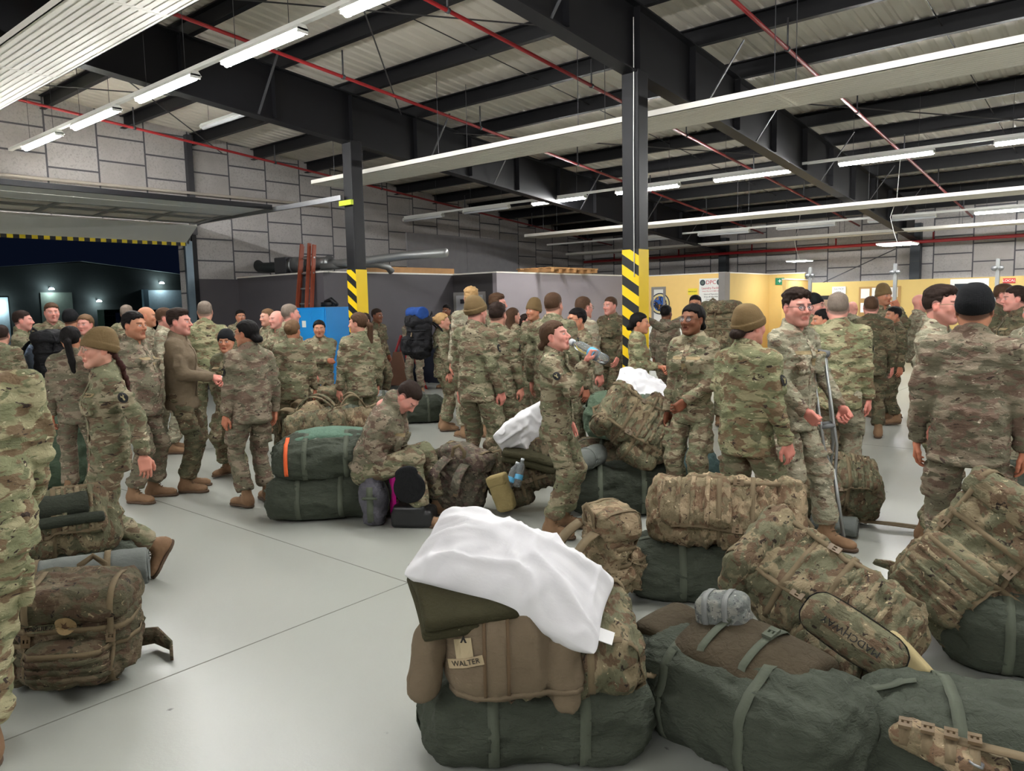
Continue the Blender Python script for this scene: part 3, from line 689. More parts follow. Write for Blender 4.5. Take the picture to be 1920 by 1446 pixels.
# white table and cabinet near the yellow door, storage cabinet at the back
t = thing('cabinet', 'white cabinet standing behind the right striped column', 'cabinet', (-8.2, 14.6, 0))
q = MB(); q.box(-.5, .5, -.3, .3, 0, 1.25); q.build('body', M_WHITEP, t, bevel=.01); q = MB(); q.box(-.48, .0, -.315, -.3, .1, 1.22); q.build('door', M_WHITEP, t); q = MB(); q.box(.01, .48, -.315, -.3, .1, 1.22); q.build('door', M_WHITEP, t)
t = thing('cabinet', 'tan cabinet with a black case on top by the far yellow wall', 'cabinet', (-7.0, 21.6, 0))
q = MB(); q.box(-.35, .35, -.25, .25, 0, 1.65); q.build('body', plain('tan cabinet', (140, 112, 90), .6), t)
q = MB(); q.box(-.2, .2, -.15, .15, 1.65, 1.76); q.build('case', M_BLACK, t)

# ---------------------------------------------------------------- outside the dock door
q = MB(); q.box(-90, XW-.2, -20, 60, -.2, -.02); struct(q.build('floor_outside', plain('night asphalt', (52, 54, 54), .7, var=.2)))
t = thing('hangar', 'dark gabled hangar across the yard seen through the dock door', 'building', (-55, 20.5, 0))
q = MB(); q.prism([(-17, 0), (17, 0), (17, 3.3), (0, 5.1), (-17, 3.5)], 0, -14, 0); q.build('wall', plain('dark green cladding', (60, 64, 58), .8), t)
q = MB(); q.add([(.4, -17.3, 3.42), (.4, 0, 5.16), (.4, 17.3, 3.24), (-14, 17.3, 3.24), (-14, 0, 5.16), (-14, -17.3, 3.42)], [(0, 1, 4, 5), (1, 2, 3, 4)]); q.build('roof', plain('pale roof', (110, 116, 110), .7), t)
M_BAY = plain('lit bay', (190, 205, 205), .7)
for y0, y1, z1, mt in ((-2.55, -.68, 3.1, plain('pale shutter', (132, 140, 122), .7)), (4.3, 7.6, 3.25, M_BAY), (-6, -4.4, 2.8, M_BAY)):
    q = MB(); q.box(0, .06, y0, y1, 0, z1); q.build('roller_door', mt, t)
q = MB(); q.box(0, .3, 3.9, 4.25, 0, 3.3); q.build('door_jamb', plain('pale jamb', (150, 176, 180), .6), t)
for y, z in ((-2.0, 3.4), (5.2, 3.84), (.85, 2.6), (-4.9, 2.4)):
    q = MB(); q.tube([(.02, y, z), (.4, y, z)], .05, 8); q.build('lamp_arm', M_DARKSTEEL, t)
    q = MB(); q.tube([(.42, y, z-.13), (.42, y, z-.02)], [.17, .10], 12); q.build('lamp_glow', emit('yard lamp', (215, 240, 255), 12), t)
t = thing('container', 'green lattice crate stack standing in the dark yard', 'crate', (-50, 20.0, 0)); q = MB(); q.box(0, 1, -.6, .6, 0, 1.9); q.build('body', plain('green crate', (74, 122, 60), .7), t)
for z in (.5, 1.0, 1.5): q = MB(); q.box(1.0, 1.03, -.62, .62, z, z+.06); q.build('slat', plain('pale slat', (170, 180, 120), .6), t)
q = MB(); q.box(1.0, 1.04, .05, .3, .9, 1.7); q.build('label', M_WHITEP, t)
t = thing('container', 'dark red crate stack beside the green crate in the yard', 'crate', (-50, 22.0, 0)); q = MB(); q.box(0, 1, -.7, .7, 0, 1.85); q.build('body', plain('dark red crate', (70, 34, 34), .7), t)

# ================================================================== people
OCP = {   # uniform cloth in its different ages
 'green':  camo('uniform green', (164, 157, 124), (130, 132, 100), (122, 103, 80), (66, 55, 49), (198, 189, 156), 1.3, 2.3, .9),
 'olive':  camo('uniform olive', (150, 140, 116), (116, 116, 91), (112, 95, 77), (64, 53, 47), (188, 177, 150), 1.4, 2.3, .9),
 'brown':  camo('uniform brown', (144, 131, 113), (112, 107, 89), (114, 95, 82), (68, 56, 50), (180, 167, 148), 1.4, 2.3, .9),
 'faded':  camo('uniform faded', (172, 164, 142), (142, 139, 118), (136, 119, 101), (94, 80, 71), (202, 195, 174), 1.4, 2.3, .9),
 'dark':   camo('uniform dark', (116, 105, 83), (87, 86, 66), (88, 73, 57), (48, 41, 35), (148, 136, 110), 1.4, 2.3, .9),
 'fleece': cloth('coyote fleece', (112, 98, 80), crease=.35)}
SKIN = {'fair': (206, 152, 132), 'pink': (212, 150, 136), 'tan': (184, 128, 100), 'olive': (172, 118, 88), 'brown': (116, 74, 52), 'dark': (78, 50, 38)}
HAIRC = {'black': (20, 17, 17), 'dark': (42, 31, 26), 'brown': (74, 54, 40), 'lightbrown': (104, 80, 58), 'blond': (176, 142, 98), 'red': (120, 76, 50), 'grey': (120, 108, 98), 'auburn': (62, 36, 32)}
M_BEAN_T = cloth('tan knit', (112, 92, 62), crease=.25); M_BEAN_B = cloth('black knit', (16, 17, 20), crease=.25)
M_BOOT = plain('coyote boot suede', (132, 101, 74), .8, var=.18, bump_s=.2); M_SOLE = plain('boot sole', (88, 68, 52), .8); M_LACE = plain('boot lace', (104, 84, 62), .8)
M_LENS = plain('lens', (200, 205, 210), .05); M_LENS.node_tree.nodes['Principled BSDF'].inputs['Alpha'].default_value = .12
M_SPEC = plain('spectacle frame', (30, 26, 24), .35); M_WIRE = plain('wire frame', (176, 160, 130), .3, .8)
def hairmat(k):
    nm = 'hair '+k
    if nm in MATS: return MATS[nm]
    m, nt, b = new_mat(nm); c = lin(HAIRC[k]); n = noise_tex(nt, coords(nt, (60, 60, 9)), 3, 3)
    nt.links.new(mix(nt, n, tuple(x*.65 for x in c[:3])+(1,), tuple(min(1, x*1.45) for x in c[:3])+(1,)), b.inputs['Base Color'])
    b.inputs['Roughness'].default_value = .7; b.inputs['Specular IOR Level'].default_value = .15; bump(nt, b, n, .5, .004); MATS[nm] = m; return m
def skinmat():
    if 'skin' in MATS: return MATS['skin']
    m, nt, b = new_mat('skin'); a = N_(nt, 'ShaderNodeAttribute', attribute_name='Col'); nt.links.new(a.outputs['Color'], b.inputs['Base Color'])
    b.inputs['Roughness'].default_value = .6; b.inputs['Subsurface Weight'].default_value = 0.0; b.inputs['Specular IOR Level'].default_value = .35
    MATS['skin'] = m; return m
def noise3(V, f, s=0): return vnoise(V*f+s)

# ---- heads: origin between the ears, +Y is the face, +Z up, metres
HEADS = {}
def head_shape(kind, h):
    key = (kind, h)
    if key in HEADS: return HEADS[key]
    fem = kind.startswith('f'); mouth = kind.endswith('open')
    Fd = Field((-.11, -.13, -.24), (.11, .15, .15), h); w = .94 if fem else 1.0
    Fd.ell((0, -.012, .032), (.077*w, .096, .086))
    Fd.ell((0, .032, -.018), (.064*w, .062, .082), .03)
    for s in (1, -1):
        Fd.cone((s*.050*w, .004, -.045), (s*.018, .066, -.098), .026, .019 if fem else .022, .03)
        Fd.ell((s*.037*w, .062, -.022), (.026, .024, .024), .02)
    Fd.ell((0, .074, -.098), (.021, .018, .017), .015)
    Fd.cone((-.034, .084, .026), (.034, .084, .026), .011, .011, .018)
    for s in (1, -1): Fd.ell((s*.031, .102, .004), (.021, .017, .014), .012, 's')
    for s in (1, -1): Fd.ell((s*.031, .0785, .004), (.0165, .0125, .0125), .004)      # lids and eyeball
    Fd.cone((0, .092, .014), (0, .113, -.026), .0075, .0115, .012)
    for s in (1, -1): Fd.ell((s*.013, .101, -.031), (.009, .011, .008), .008)
    Fd.ell((0, .094, -.044), (.014, .006, .014), .012)
    z0 = -.064
    Fd.cone((-.019, .0885, z0+.004), (.019, .0885, z0+.004), .0055, .0055, .008); Fd.cone((-.015, .0885, z0-.007), (.015, .0885, z0-.007), .0065, .0065, .008)
    if mouth: Fd.ell((0, .1, z0-.001), (.017, .018, .008), .004, 's')
    else: Fd.cone((-.021, .099, z0-.001), (.021, .099, z0-.001), .003, .003, .003, 's')
    for s in (1, -1):
        Fd.ell((s*.079*w, -.008, -.002), (.009, .021, .033), .008)
        Fd.ell((s*.089*w, -.002, .004), (.006, .011, .017), .005, 's')
    Fd.cone((0, -.018, -.05), (0, -.030, -.21), .054*w if fem else .060, .056*w if fem else .066, .03)
    V, Q = Fd.mesh(); V = smooth_v(V, Q, 1)
    HEADS[key] = (V, Q); return V, Q
def head_colors(V, skin, hair, style, male, rs):
    sk = np.array(lin(SKIN[skin])[:3]); C_ = np.tile(sk, (len(V), 1)); x, y, z = V.T; ax = np.abs(x)
    def blend(mask, col, a): C_[:] = C_*(1-(mask*a)[:, None])+np.array(col)*(mask*a)[:, None]
    sm = lambda d, w: np.clip(.5-d/w, 0, 1)
    red = sk*np.array([1.12, .72, .70])
    blend(sm(np.hypot(ax-.040, z+.028)-.024, .03)*(y > .03), red, .35)
    blend(sm(np.hypot(x, z+.026)-.012, .012)*(y > .09), red, .4)
    blend((np.abs(x) > .074)*(np.abs(z) < .035)*(np.abs(y) < .04)*1.0, red, .45)
    lip = sk*np.array([.86, .42, .44]) if not male else sk*np.array([.88, .55, .54])
    blend(sm(np.sqrt((x/.023)**2+((z+.0655)/.0115)**2)-1, .35)*(y > .078), lip, .85)
    blend(sm(np.sqrt((x/.019)**2+((z+.065)/.0022)**2)-1, .5)*(y > .075), lip*.3, .9)
    hc = np.array(lin(HAIRC[hair])[:3])
    # eyes: white, iris, lid line; brows
    e = np.hypot((ax-.031)/.0135, (z-.003)/.0064)
    blend(sm(np.hypot((ax-.031)/.0165, (z-.004)/.0095)-1, .5)*(y > .06), sk*.5, .38)
    blend(sm(e-1, .3)*(y > .065), (.72, .69, .67), .98)
    blend(sm(np.hypot(ax-.031, z-.003)-.0058, .002)*(y > .065), (.035, .022, .015), 1)
    blend(sm(np.abs(z-(.024+.10*(.031-np.abs(ax-.033))*.3))-.0042, .004)*(ax > .013)*(ax < .052)*(y > .05), hc*.7+sk*.1, .85 if male else .7)
    if male:
        beard = sm(z-(-.045+.25*np.maximum(.04-y, 0)), .03)*(z > -.135)*(y > -.02)*(np.hypot(x/.024, (z+.065)/.013) > 1)
        blend(beard, hc*.6+sk*.3, .28)
        if style in ('buzz', 'fade', 'quiff', 'curly', 'short'):
            scalp = sst((z-np.interp(y, HLY, HLZ)+.004)/.016)*(np.hypot(y, z+.004) > .024)
            blend(scalp, hc*.8+sk*.14, .9)
    n = noise3(V, 40.0, rs)[:, None]; C_ *= 1+.05*n
    return np.clip(C_, 0, 1)
def region(F_, fn): return F_.clip(fn)
HAIRS = {}
HLY, HLZ = [-.10, -.03, .0, .020, .034, .088], [-.066, -.036, -.012, -.002, .046, .066]
def sst(t): t = np.clip(t, 0, 1); return t*t*(3-2*t)
def hair_shape(style, h, seed=0):
    key = (style, h, seed)
    if key in HAIRS: return HAIRS[key]
    Fd = Field((-.17, -.27, -.60 if style in ('ponytail', 'braid', 'long') else -.2), (.17, .17, .2), h)
    long_ = style in ('bun', 'ponytail', 'braid', 'bunlow', 'long')
    ts, tt, fr = {'buzz': (.002, .004, 0), 'fade': (.002, .012, .0), 'short': (.006, .015, 0), 'quiff': (.003, .018, .012), 'curly': (.004, .022, .006)}.get(style, (.010, .013, 0))
    def cap(x, y, z):
        q = np.sqrt((x/.078)**2+((y+.012)/.097)**2+((z-.032)/.087)**2)+1e-9
        k1 = np.sqrt((x/.078**2)**2+((y+.012)/.097**2)**2+((z-.032)/.087**2)**2)+1e-9
        d = q*(q-1)/k1
        hl = np.interp(y, HLY, HLZ)+(.004*np.sin(x*190+seed)+.003*np.sin(y*230)); hl = hl+.010*np.abs(x/.07)*(y > .04)*(0 if long_ else -1)
        ear = .026-np.sqrt((np.abs(x)-.085)**2*.2+(y-.0)**2+(z+.004)**2)
        edge = sst((z-hl)/(.022 if not long_ else .014))*sst(1-(ear+.012)/.02)
        t = ts+(tt-ts)*sst((z-.045)/.06)+fr*sst((y-.01)/.07)*sst((z-.07)/.04)
        return d-(t*edge-.006*(1-edge))
    Fd.put(cap, (-.13, -.15, -.1), (.13, .14, .17))
    if style == 'bun': Fd.ell((0, -.125, .035), (.045, .034, .04), .01)
    if style == 'bunlow': Fd.ell((0, -.120, -.045), (.048, .034, .034), .015); Fd.ell((0, -.09, -.03), (.055, .03, .04), .02)
    if style == 'ponytail':
        Fd.cone((0, -.10, .01), (0, -.145, -.02), .022, .03, .01); Fd.cone((0, -.145, -.02), (.02, -.13, -.20), .032, .030, .015); Fd.cone((.02, -.13, -.2), (.03, -.11, -.34), .030, .014, .01)
    if style == 'braid':
        p = [(-.02, -.09, -.05), (-.03, -.13, -.13), (-.03, -.15, -.24), (-.02, -.16, -.34), (.01, -.17, -.44)]
        for a, b_ in zip(p[:-1], p[1:]):
            for k in range(3):
                c = [a[i]+(b_[i]-a[i])*k/3 for i in range(3)]; Fd.ell((c[0]+(.006 if k % 2 else -.006), c[1], c[2]), (.021, .019, .026), .006)
    if style == 'long':
        Fd.cone((0, -.06, 0), (0, -.075, -.26), .085, .085, .03); Fd.cone((.02, -.06, -.2), (.05, -.03, -.42), .08, .03, .04); Fd.cone((-.05, -.03, -.1), (-.08, .02, -.36), .05, .02, .03)
    V, Q = Fd.mesh(); V = smooth_v(V, Q, 1); N = normals(V, Q)
    amp = {'curly': .008, 'quiff': .003, 'short': .0025, 'fade': .0014, 'buzz': .0005}.get(style, .0025)
    f = 60 if style == 'curly' else 85
    st = np.array([f, f*.4, f], np.float32) if not long_ else np.array([f*1.3, f*.6, f*.35], np.float32)
    top = sst((V[:, 2]+.02)/.08) if not long_ else np.ones(len(V))
    V = V+N*(vnoise(V*st+seed*3)*amp*top)[:, None]
    HAIRS[key] = (V.astype(np.float32), Q); return HAIRS[key]
def beanie_shape(h, tall=0.0, fold=True, low=0.0):
    key = ('beanie', h, tall, fold, low)
    if key in HAIRS: return HAIRS[key]
    Fd = Field((-.14, -.15, -.1), (.14, .15, .24), h)
    Fd.ell((0, -.014, .035+tall*.4), (.091, .110, .096+tall*.6)); Fd.ell((0, -.03, .10+tall), (.06, .07, .045), .04)
    pl_ = lambda x, y, z: (.018-low+.30*y)-z
    Fd.clip(pl_)
    if fold:
        F2 = Field(Fd.lo, Fd.lo+Fd.h*(Fd.n-1), h); F2.ell((0, -.014, .030), (.0985, .1175, .100))
        F2.clip(lambda x, y, z: np.maximum((.010-low+.30*y)-z, z-(.058-low+.30*y))); m = np.minimum(Fd.F.shape, F2.F.shape)
        sl = tuple(slice(0, k) for k in m); Fd.F[sl] = np.minimum(Fd.F[sl], F2.F[sl])
    V, Q = Fd.mesh(); V = smooth_v(V, Q, 2); N = normals(V, Q)
    V = V+N*(np.sin(np.arctan2(V[:, 0], V[:, 1])*70)*.0007)[:, None]
    HAIRS[key] = (V.astype(np.float32), Q); return HAIRS[key]

# ---- hands: wrist at origin, fingers along +Y, palm faces -Z, thumb on +X
HANDS = {}
def hand_shape(pose, h):
    key = (pose, h)
    if key in HANDS: return HANDS[key]
    curl = {'relax': (.35, .45, .3), 'grip': (1.05, 1.25, .7), 'flat': (.05, .1, .05), 'fist': (1.4, 1.6, .9), 'hold': (.7, .8, .45)}[pose]
    Fd = Field((-.08, -.06, -.12), (.11, .22, .06), h)
    Fd.cone((0, -.05, 0), (0, .01, 0), .027, .026, 0, sc=.78, ax=(0, 0, 1))
    Fd.rbox((.002, .052, 0), (.041, .044, .015), .014, .02)
    for i, (x, L) in enumerate(((.030, .074), (.0105, .084), (-.0095, .078), (-.029, .062))):
        y, z, a = .088-abs(i-1)*.004, .001, 0.0; r = .0095-.0006*i; p = np.array([x, y, z]); spread = (1.4-i)*.05
        for j, fr in enumerate((.46, .31, .23)):
            a += curl[j]*(1+.08*i); d = np.array([spread*math.cos(a), math.cos(a), -math.sin(a)])
            q = p+d*L*fr; Fd.cone(p, q, r, r*.92, .004); p = q; r *= .93
    if pose in ('grip', 'fist', 'hold'): tp = [(.030, .018, -.006), (.050, .045, -.030), (.042, .078, -.046), (.026, .094, -.050)]
    else: tp = [(.030, .018, -.004), (.054, .045, -.016), (.062, .076, -.022), (.060, .100, -.026)]
    for a, b_, r in zip(tp[:-1], tp[1:], (.0135, .0115, .0100)): Fd.cone(a, b_, r, r*.9, .008)
    V, Q = Fd.mesh(); HANDS[key] = (smooth_v(V, Q, 1), Q); return HANDS[key]
# ---- boots: ankle at origin (0.10 above the ground), toe along +Y
def boot_meshes():
    h = .0065; Fd = Field((-.09, -.12, -.12), (.09, .24, .25), h)
    Fd.cone((0, -.005, -.02), (0, -.008, .085), .048, .046); Fd.ell((0, -.035, -.055), (.040, .045, .045), .03)
    Fd.cone((0, -.02, -.035), (.002, .13, -.062), .050, .038, .04, sc=.85, ax=(1, 0, 0)); Fd.ell((.002, .145, -.062), (.046, .06, .036), .02)
    Fd.clip(lambda x, y, z: -(z+.086)); V, Q = Fd.mesh(); V = smooth_v(V, Q, 1); N = normals(V, Q)
    V = folds(V, N, 3, (22, 30, 26), .0022)
    me = mesh_np('boot', V, Q); me.materials.append(M_BOOT)
    F2 = Field((-.09, -.12, -.12), (.09, .24, -.06), h)
    F2.ell((0, -.03, -.09), (.044, .052, .05)); F2.cone((0, -.0, -.09), (.002, .13, -.09), .040, .046, .03); F2.ell((.002, .15, -.09), (.049, .066, .05), .02)
    F2.clip(lambda x, y, z: np.maximum(-(z+.10), z+.076)); V, Q = F2.mesh(); V[:, 2] = np.maximum(V[:, 2], -.1)
    m2 = mesh_np('sole', V, Q); m2.materials.append(M_SOLE)
    b_ = MB()
    for k in range(6):
        y = .085-.018*k; z = -.022+.020*k+(.012 if k > 3 else 0); s = -1 if k % 2 else 1
        yy = y if k < 4 else .040-.004*(k-4); zz = z if k < 4 else .050+.034*(k-4)
        b_.tube([(-.026, yy+.004*s, zz-.006), (0, yy+.010, zz+.004), (.026, yy-.004*s, zz-.006)], .0035, 5)
    me3 = bpy.data.meshes.new('laces'); me3.from_pydata(b_.v, [], b_.f); me3.materials.append(M_LACE)
    return me, m2, me3
BOOT, SOLE, LACES = boot_meshes()
BOOT_L = None

def rotz(a): c, s = math.cos(a), math.sin(a); return np.array([[c, -s, 0], [s, c, 0], [0, 0, 1.]])
def rotx(a): c, s = math.cos(a), math.sin(a); return np.array([[1, 0, 0], [0, c, -s], [0, s, c]])
def roty(a): c, s = math.cos(a), math.sin(a); return np.array([[c, 0, s], [0, 1, 0], [-s, 0, c]])
def ik(a, b_, L1, L2, pole):
    a = np.asarray(a, float); b_ = np.asarray(b_, float); d = b_-a; D = np.linalg.norm(d)
    if D > (L1+L2)*.995: b_ = a+d/D*(L1+L2)*.995; d = b_-a; D = np.linalg.norm(d)
    u = d/D; x = (L1*L1-L2*L2+D*D)/(2*D); hh = math.sqrt(max(L1*L1-x*x, 0)); p = np.asarray(pole, float); p = p-u*(p@u)
    n = np.linalg.norm(p); p = p/n if n > 1e-6 else np.array([0, 1, 0.])
    return a+u*x+p*hh, b_
def frame_y(d, zdir):       # rows->columns matrix whose Y column is d and Z column near zdir
    y = np.asarray(d, float)/np.linalg.norm(d); z = np.asarray(zdir, float); z = z-y*(z@y); z /= np.linalg.norm(z)+1e-9
    x = np.cross(y, z); return np.stack([x, y, z], 1)

def cut(F_, b, n, R):       # slice away what lies beyond b along n, within R of b
    F_.put(lambda x, y, z: np.maximum(-((x-b[0])*n[0]+(y-b[1])*n[1]+(z-b[2])*n[2]), np.sqrt((x-b[0])**2+(y-b[1])**2+(z-b[2])**2)-R), np.asarray(b)-R, np.asarray(b)+R, 0, 's')
ARM = {   # wrist target from the shoulder (x outward, y forward, z up, metres for a 1.75 m person), elbow pole, hand pose, palm direction
 'down':   ((.07, .05, -.535), (.25, -1, 0), 'relax', (-1, .1, 0)),
 'downf':  ((.05, .16, -.50), (.35, -1, 0), 'relax', (-1, .1, 0)),
 'back':   ((.10, -.14, -.50), (.4, -1, 0), 'relax', (-1, 0, 0)),
 'front':  ((-.13, .27, -.34), (.6, -.8, -.2), 'hold', (-.6, 0, -.7)),
 'frontlow': ((-.10, .22, -.42), (.6, -.8, -.2), 'hold', (-1, 0, -.3)),
 'hold':   ((-.02, .36, -.22), (.3, -.8, -.5), 'grip', (-.8, 0, -.3)),
 'cross':  ((-.28, .19, -.26), (.9, -.3, -.3), 'fist', (0, -1, 0)),
 'pocket': ((.02, .06, -.50), (1, -.6, 0), None, (-1, 0, 0)),
 'hip':    ((.05, .03, -.40), (1, -.5, 0), None, (-1, 0, 0)),
 'face':   ((-.10, .22, .05), (.6, .1, -1), 'fist', (0, -1, 0)),
 'strap':  ((-.06, .20, -.12), (.5, 0, -1), 'grip', (0, -1, 0)),
 'point':  ((.46, .20, .02), (.2, -.3, -1), 'flat', (0, 0, -1)),
 'drink':  ((-.03, .33, .03), (.25, .1, -1), 'grip', (-1, .2, 0)),
 'none': None}
PEOPLE = {}
def person(label, px, d, top, face, arms=('down', 'down'), uni='olive', trou=None, skin='fair', hair='brown', style='buzz', male=True, hat=None,
           head=(0, 0), lean=(0, 0), twist=0, wide=1.0, legs=None, glasses=None, patch=(), group=None, belly=0.0, mouth=False, seat=None, feet=None, boots=True, height=None, seed=None, collar=True, pose_feet='stand', hem=.80, hoodie=False, key=None):
    g = at_depth(px, d); P = np.array([g[0], g[1], 0.0])
    H = height if height else height_at(P, top)-(.012 if hat else 0)
    if height is None:
        for _ in range(3):
            pass
    s = H/1.75; rz = heading(P, face); near = d < 5.7; mid = d < 8.2
    hb = .0095 if near else (.016 if mid else .022); hh = .0034 if near else (.0048 if mid else .0082)
    rs = seed if seed is not None else (int(px*7+d*31) % 97); rnd = random.Random(rs)
    root = thing('person', label, 'person', tuple(P), rz, group)
    PEOPLE[key or label] = root
    um = OCP[uni]; tm = OCP[trou or (uni if uni != 'fleece' else 'brown')]
    W = s*wide*(1.0 if male else .93)
    # --- skeleton in the person's frame
    pel = np.array([0, 0, .955])*s
    if seat is not None: pel = np.array([0, 0, seat])
    Rt = rotz(math.radians(twist))@rotx(math.radians(-lean[0]))@roty(math.radians(lean[1]))
    up = lambda v: pel+Rt@(np.array(v, float))
    chest = up((0, .01*s, .34*s)); neck = up((0, -.005*s, .535*s)); 
    shx = .168*W
    sh = {1: up((shx, -.005, .462*s)), -1: up((-shx, -.005, .462*s))}
    Rh = Rt@rotz(math.radians(-head[0]))@rotx(math.radians(head[1])) if abs(lean[0]) < 30 else Rt@rotz(math.radians(-head[0]))@rotx(math.radians(head[1]))
    hs = s*(.5+.5/s)*(1.03 if male else 1.0)
    hc = neck+Rt@np.array([0, .02*s, .045*s])+Rh@np.array([0, .005, .088])*hs
    A = {}
    for k, sd in ((0, 1), (1, -1)):
        ar = arms[k] if not isinstance(arms[k], dict) else arms[k]
        if isinstance(ar, str):
            if ar == 'none': continue
            w, pole, hp, pd = ARM[ar]
        else: w, pole, hp, pd = ar['w'], ar['pole'], ar['hand'], ar['palm']
        f = lambda v: Rt@(np.array([sd*v[0], v[1], v[2]])) if not (isinstance(ar, dict) and ar.get('world')) else np.array([sd*v[0], v[1], v[2]])
        jit = np.array([rnd.uniform(-.02, .02), rnd.uniform(-.02, .03), rnd.uniform(-.01, .02)])*(0 if isinstance(ar, dict) or ar in ('drink', 'cross') else 1)
        el, wr = ik(sh[sd], sh[sd]+f(w)*s+jit, .285*s, .255*s, f(pole)); A[sd] = (el, wr, hp, f(pd))
    Lg = {}
    if legs is None:
        j = rnd.uniform(-.05, .05); st = .105+rnd.uniform(0, .04)
        legs = {1: ((st, j, .10), (.15, 1, 0), (12, 0)), -1: ((-st, -j, .10), (-.15, 1, 0), (-12, 0))}
        if pose_feet == 'wide': legs = {1: ((.18, .02, .10), (.15, 1, 0), (18, 0)), -1: ((-.18, 0, .10), (-.15, 1, 0), (-18, 0))}
    for sd in (1, -1):
        an, pole, (toe, pitch) = legs[sd]
        hip = pel+np.array([sd*.084*W, 0, -.03*s])
        a = np.array(an, float); a[:2] *= s if seat is None else 1
        kn, a = ik(hip, a, .435*s, .42*s if seat is None else .435*s, pole); Lg[sd] = (hip, kn, a, toe, pitch)
    # --- body: one surface, head and hands finer
    lo = np.array([-1.0, -1.0, -.1])*s; hi = np.array([1.0, 1.0, 2.0])*s
    def bounds(pts, m): p = np.array(pts); return p.min(0)-m, p.max(0)+m
    pts = [pel, neck, chest]+[q for v in A.values() for q in v[:2]]+[q for v in Lg.values() for q in v[:3]]+list(sh.values())
    lo, hi = bounds(pts, .16*s); F1 = Field(lo, hi, .02)
    F1.cone(pel, chest, .085*W, .10*W, .04, sc=1.3, ax=Rt[:, 0]); F1.cone(chest, neck-Rt@np.array([0, 0, .05*s]), .095*W, .06*W, .05); F1.cone(sh[1], sh[-1], .045*s, .045*s, .05)
    F1.cone(neck-Rt@np.array([0, 0, .05*s]), hc+Rh@np.array([0, -.02, -.08])*hs, .052*hs, .050*hs, .02)
    for sd, (el, wr, hp, pd) in A.items(): F1.cone(sh[sd], el, .042*s, .036*s, .02); F1.cone(el, wr, .036*s, .026*s, .02)
    for sd, (hip, kn, an, toe, pitch) in Lg.items(): F1.cone(hip, kn, .060*W, .045*s, .03); F1.cone(kn, an, .045*s, .033*s, .02)
    V0, Q0 = F1.mesh(); VV = [V0]; QQ = [Q0]; off = len(V0)
    sk = np.array(lin(SKIN[skin])[:3]); CC = [np.tile(sk, (len(V0), 1))]
    hv, hq = head_shape(('m' if male else 'f')+('open' if mouth else ''), hh)
    bald = style == 'bald'
    hcl = head_colors(hv, skin, hair, style, male, rs); hw = (hv*hs)@Rh.T+hc
    VV.append(hw); QQ.append(hq+off); CC.append(hcl); off += len(hv)
    PEOPLE[key or label]['_'] = 0; del PEOPLE[key or label]['_']
    wr_info = {}
    for sd, (el, wr, hp, pd) in A.items():
        if hp is None: continue
        v, q = hand_shape(hp, .0048 if d < 7.5 else .0075); v = v.copy()
        if sd == -1: v[:, 0] *= -1; q = q[:, ::-1]
        M = frame_y(wr-el, -np.asarray(pd)); v = (v*s)@M.T+wr+(wr-el)/np.linalg.norm(wr-el)*.012; wr_info[sd] = (wr, M)
        VV.append(v); QQ.append(q+off); off += len(v)
        c = np.tile(sk*np.array([1.05, .86, .84]), (len(v), 1)); CC.append(c)
    V = np.concatenate(VV); Q = np.concatenate(QQ); me = mesh_np('body', V, Q); col = me.color_attributes.new('Col', 'FLOAT_COLOR', 'POINT')
    ca = np.ones((len(V), 4), np.float32); ca[:, :3] = np.concatenate(CC); col.data.foreach_set('color', ca.ravel())
    link('body', me, root, skinmat())
    # --- jacket
    lo, hi = bounds([pel, neck, chest]+[q for v in A.values() for q in v[:2]]+list(sh.values())+[pel+np.array([0, 0, -.2*s])], .20*s); F2 = Field(lo, hi, hb)
    X = Rt[:, 0]; zz = Rt[:, 2]; yy = Rt[:, 1]
    waist = up((0, .0, .10*s)); low = pel-zz*.12*s if seat is None else pel-zz*.02*s
    rc, rw = .122*W, .122*W*(1+belly*.45)
    F2.cone(low, waist, .140*W*(1+belly*.35), rw, .03, sc=1.26, ax=X)
    F2.cone(waist, chest, rw, rc, .05, sc=1.32, ax=X)
    if belly: F2.ell(up((0, .05*s, .14*s)), np.array([.15, .13, .15])*s*(.8+belly), .08)
    F2.cone(chest, up((0, -.01, .43*s)), rc, .085*W, .05, sc=1.4, ax=X)
    F2.cone(sh[1]-zz*.012*s, sh[-1]-zz*.012*s, .056*s, .056*s, .07); F2.cone(sh[1]*.9+sh[-1]*.1, neck-zz*.035*s, .042*s, .062*s, .07); F2.cone(sh[-1]*.9+sh[1]*.1, neck-zz*.035*s, .042*s, .062*s, .07)
    F2.cone(up((0, -.01, .44*s)), neck, .085*W, .064*W, .04, sc=1.1, ax=X)
    if not male: F2.ell(up((.07*W, .085*W, .31*s)), (.06*W,)*3, .05); F2.ell(up((-.07*W, .085*W, .31*s)), (.06*W,)*3, .05)
    hz = pel-zz*((.955-hem)*s if seat is None else .03)
    F2.clip(lambda x, y, z: -((x-hz[0])*zz[0]+(y-hz[1])*zz[1]+(z-hz[2])*zz[2]))
    nk = neck+zz*.02*s; top_ = neck+zz*.045*s+yy*.012*s
    F2.cone(neck-zz*.01*s, neck+zz*.03*s+yy*.006, .075*hs, .077*hs, .015); cut(F2, neck+zz*(.042 if lean[0] < 18 else .075)*s-yy*.01, (zz*.95+yy*(.42 if lean[0] < 18 else .30))/1.02, .13*s)
    if lean[0] >= 18: F2.cone(up((0, -.05*s, .40*s)), neck+zz*.045*s, .10*s, .078*s, .05)
    F2.cone(up((0, .085*s, .50*s)), up((0, .10*s, .60*s)), .030*s, .045*s, .01, 's')
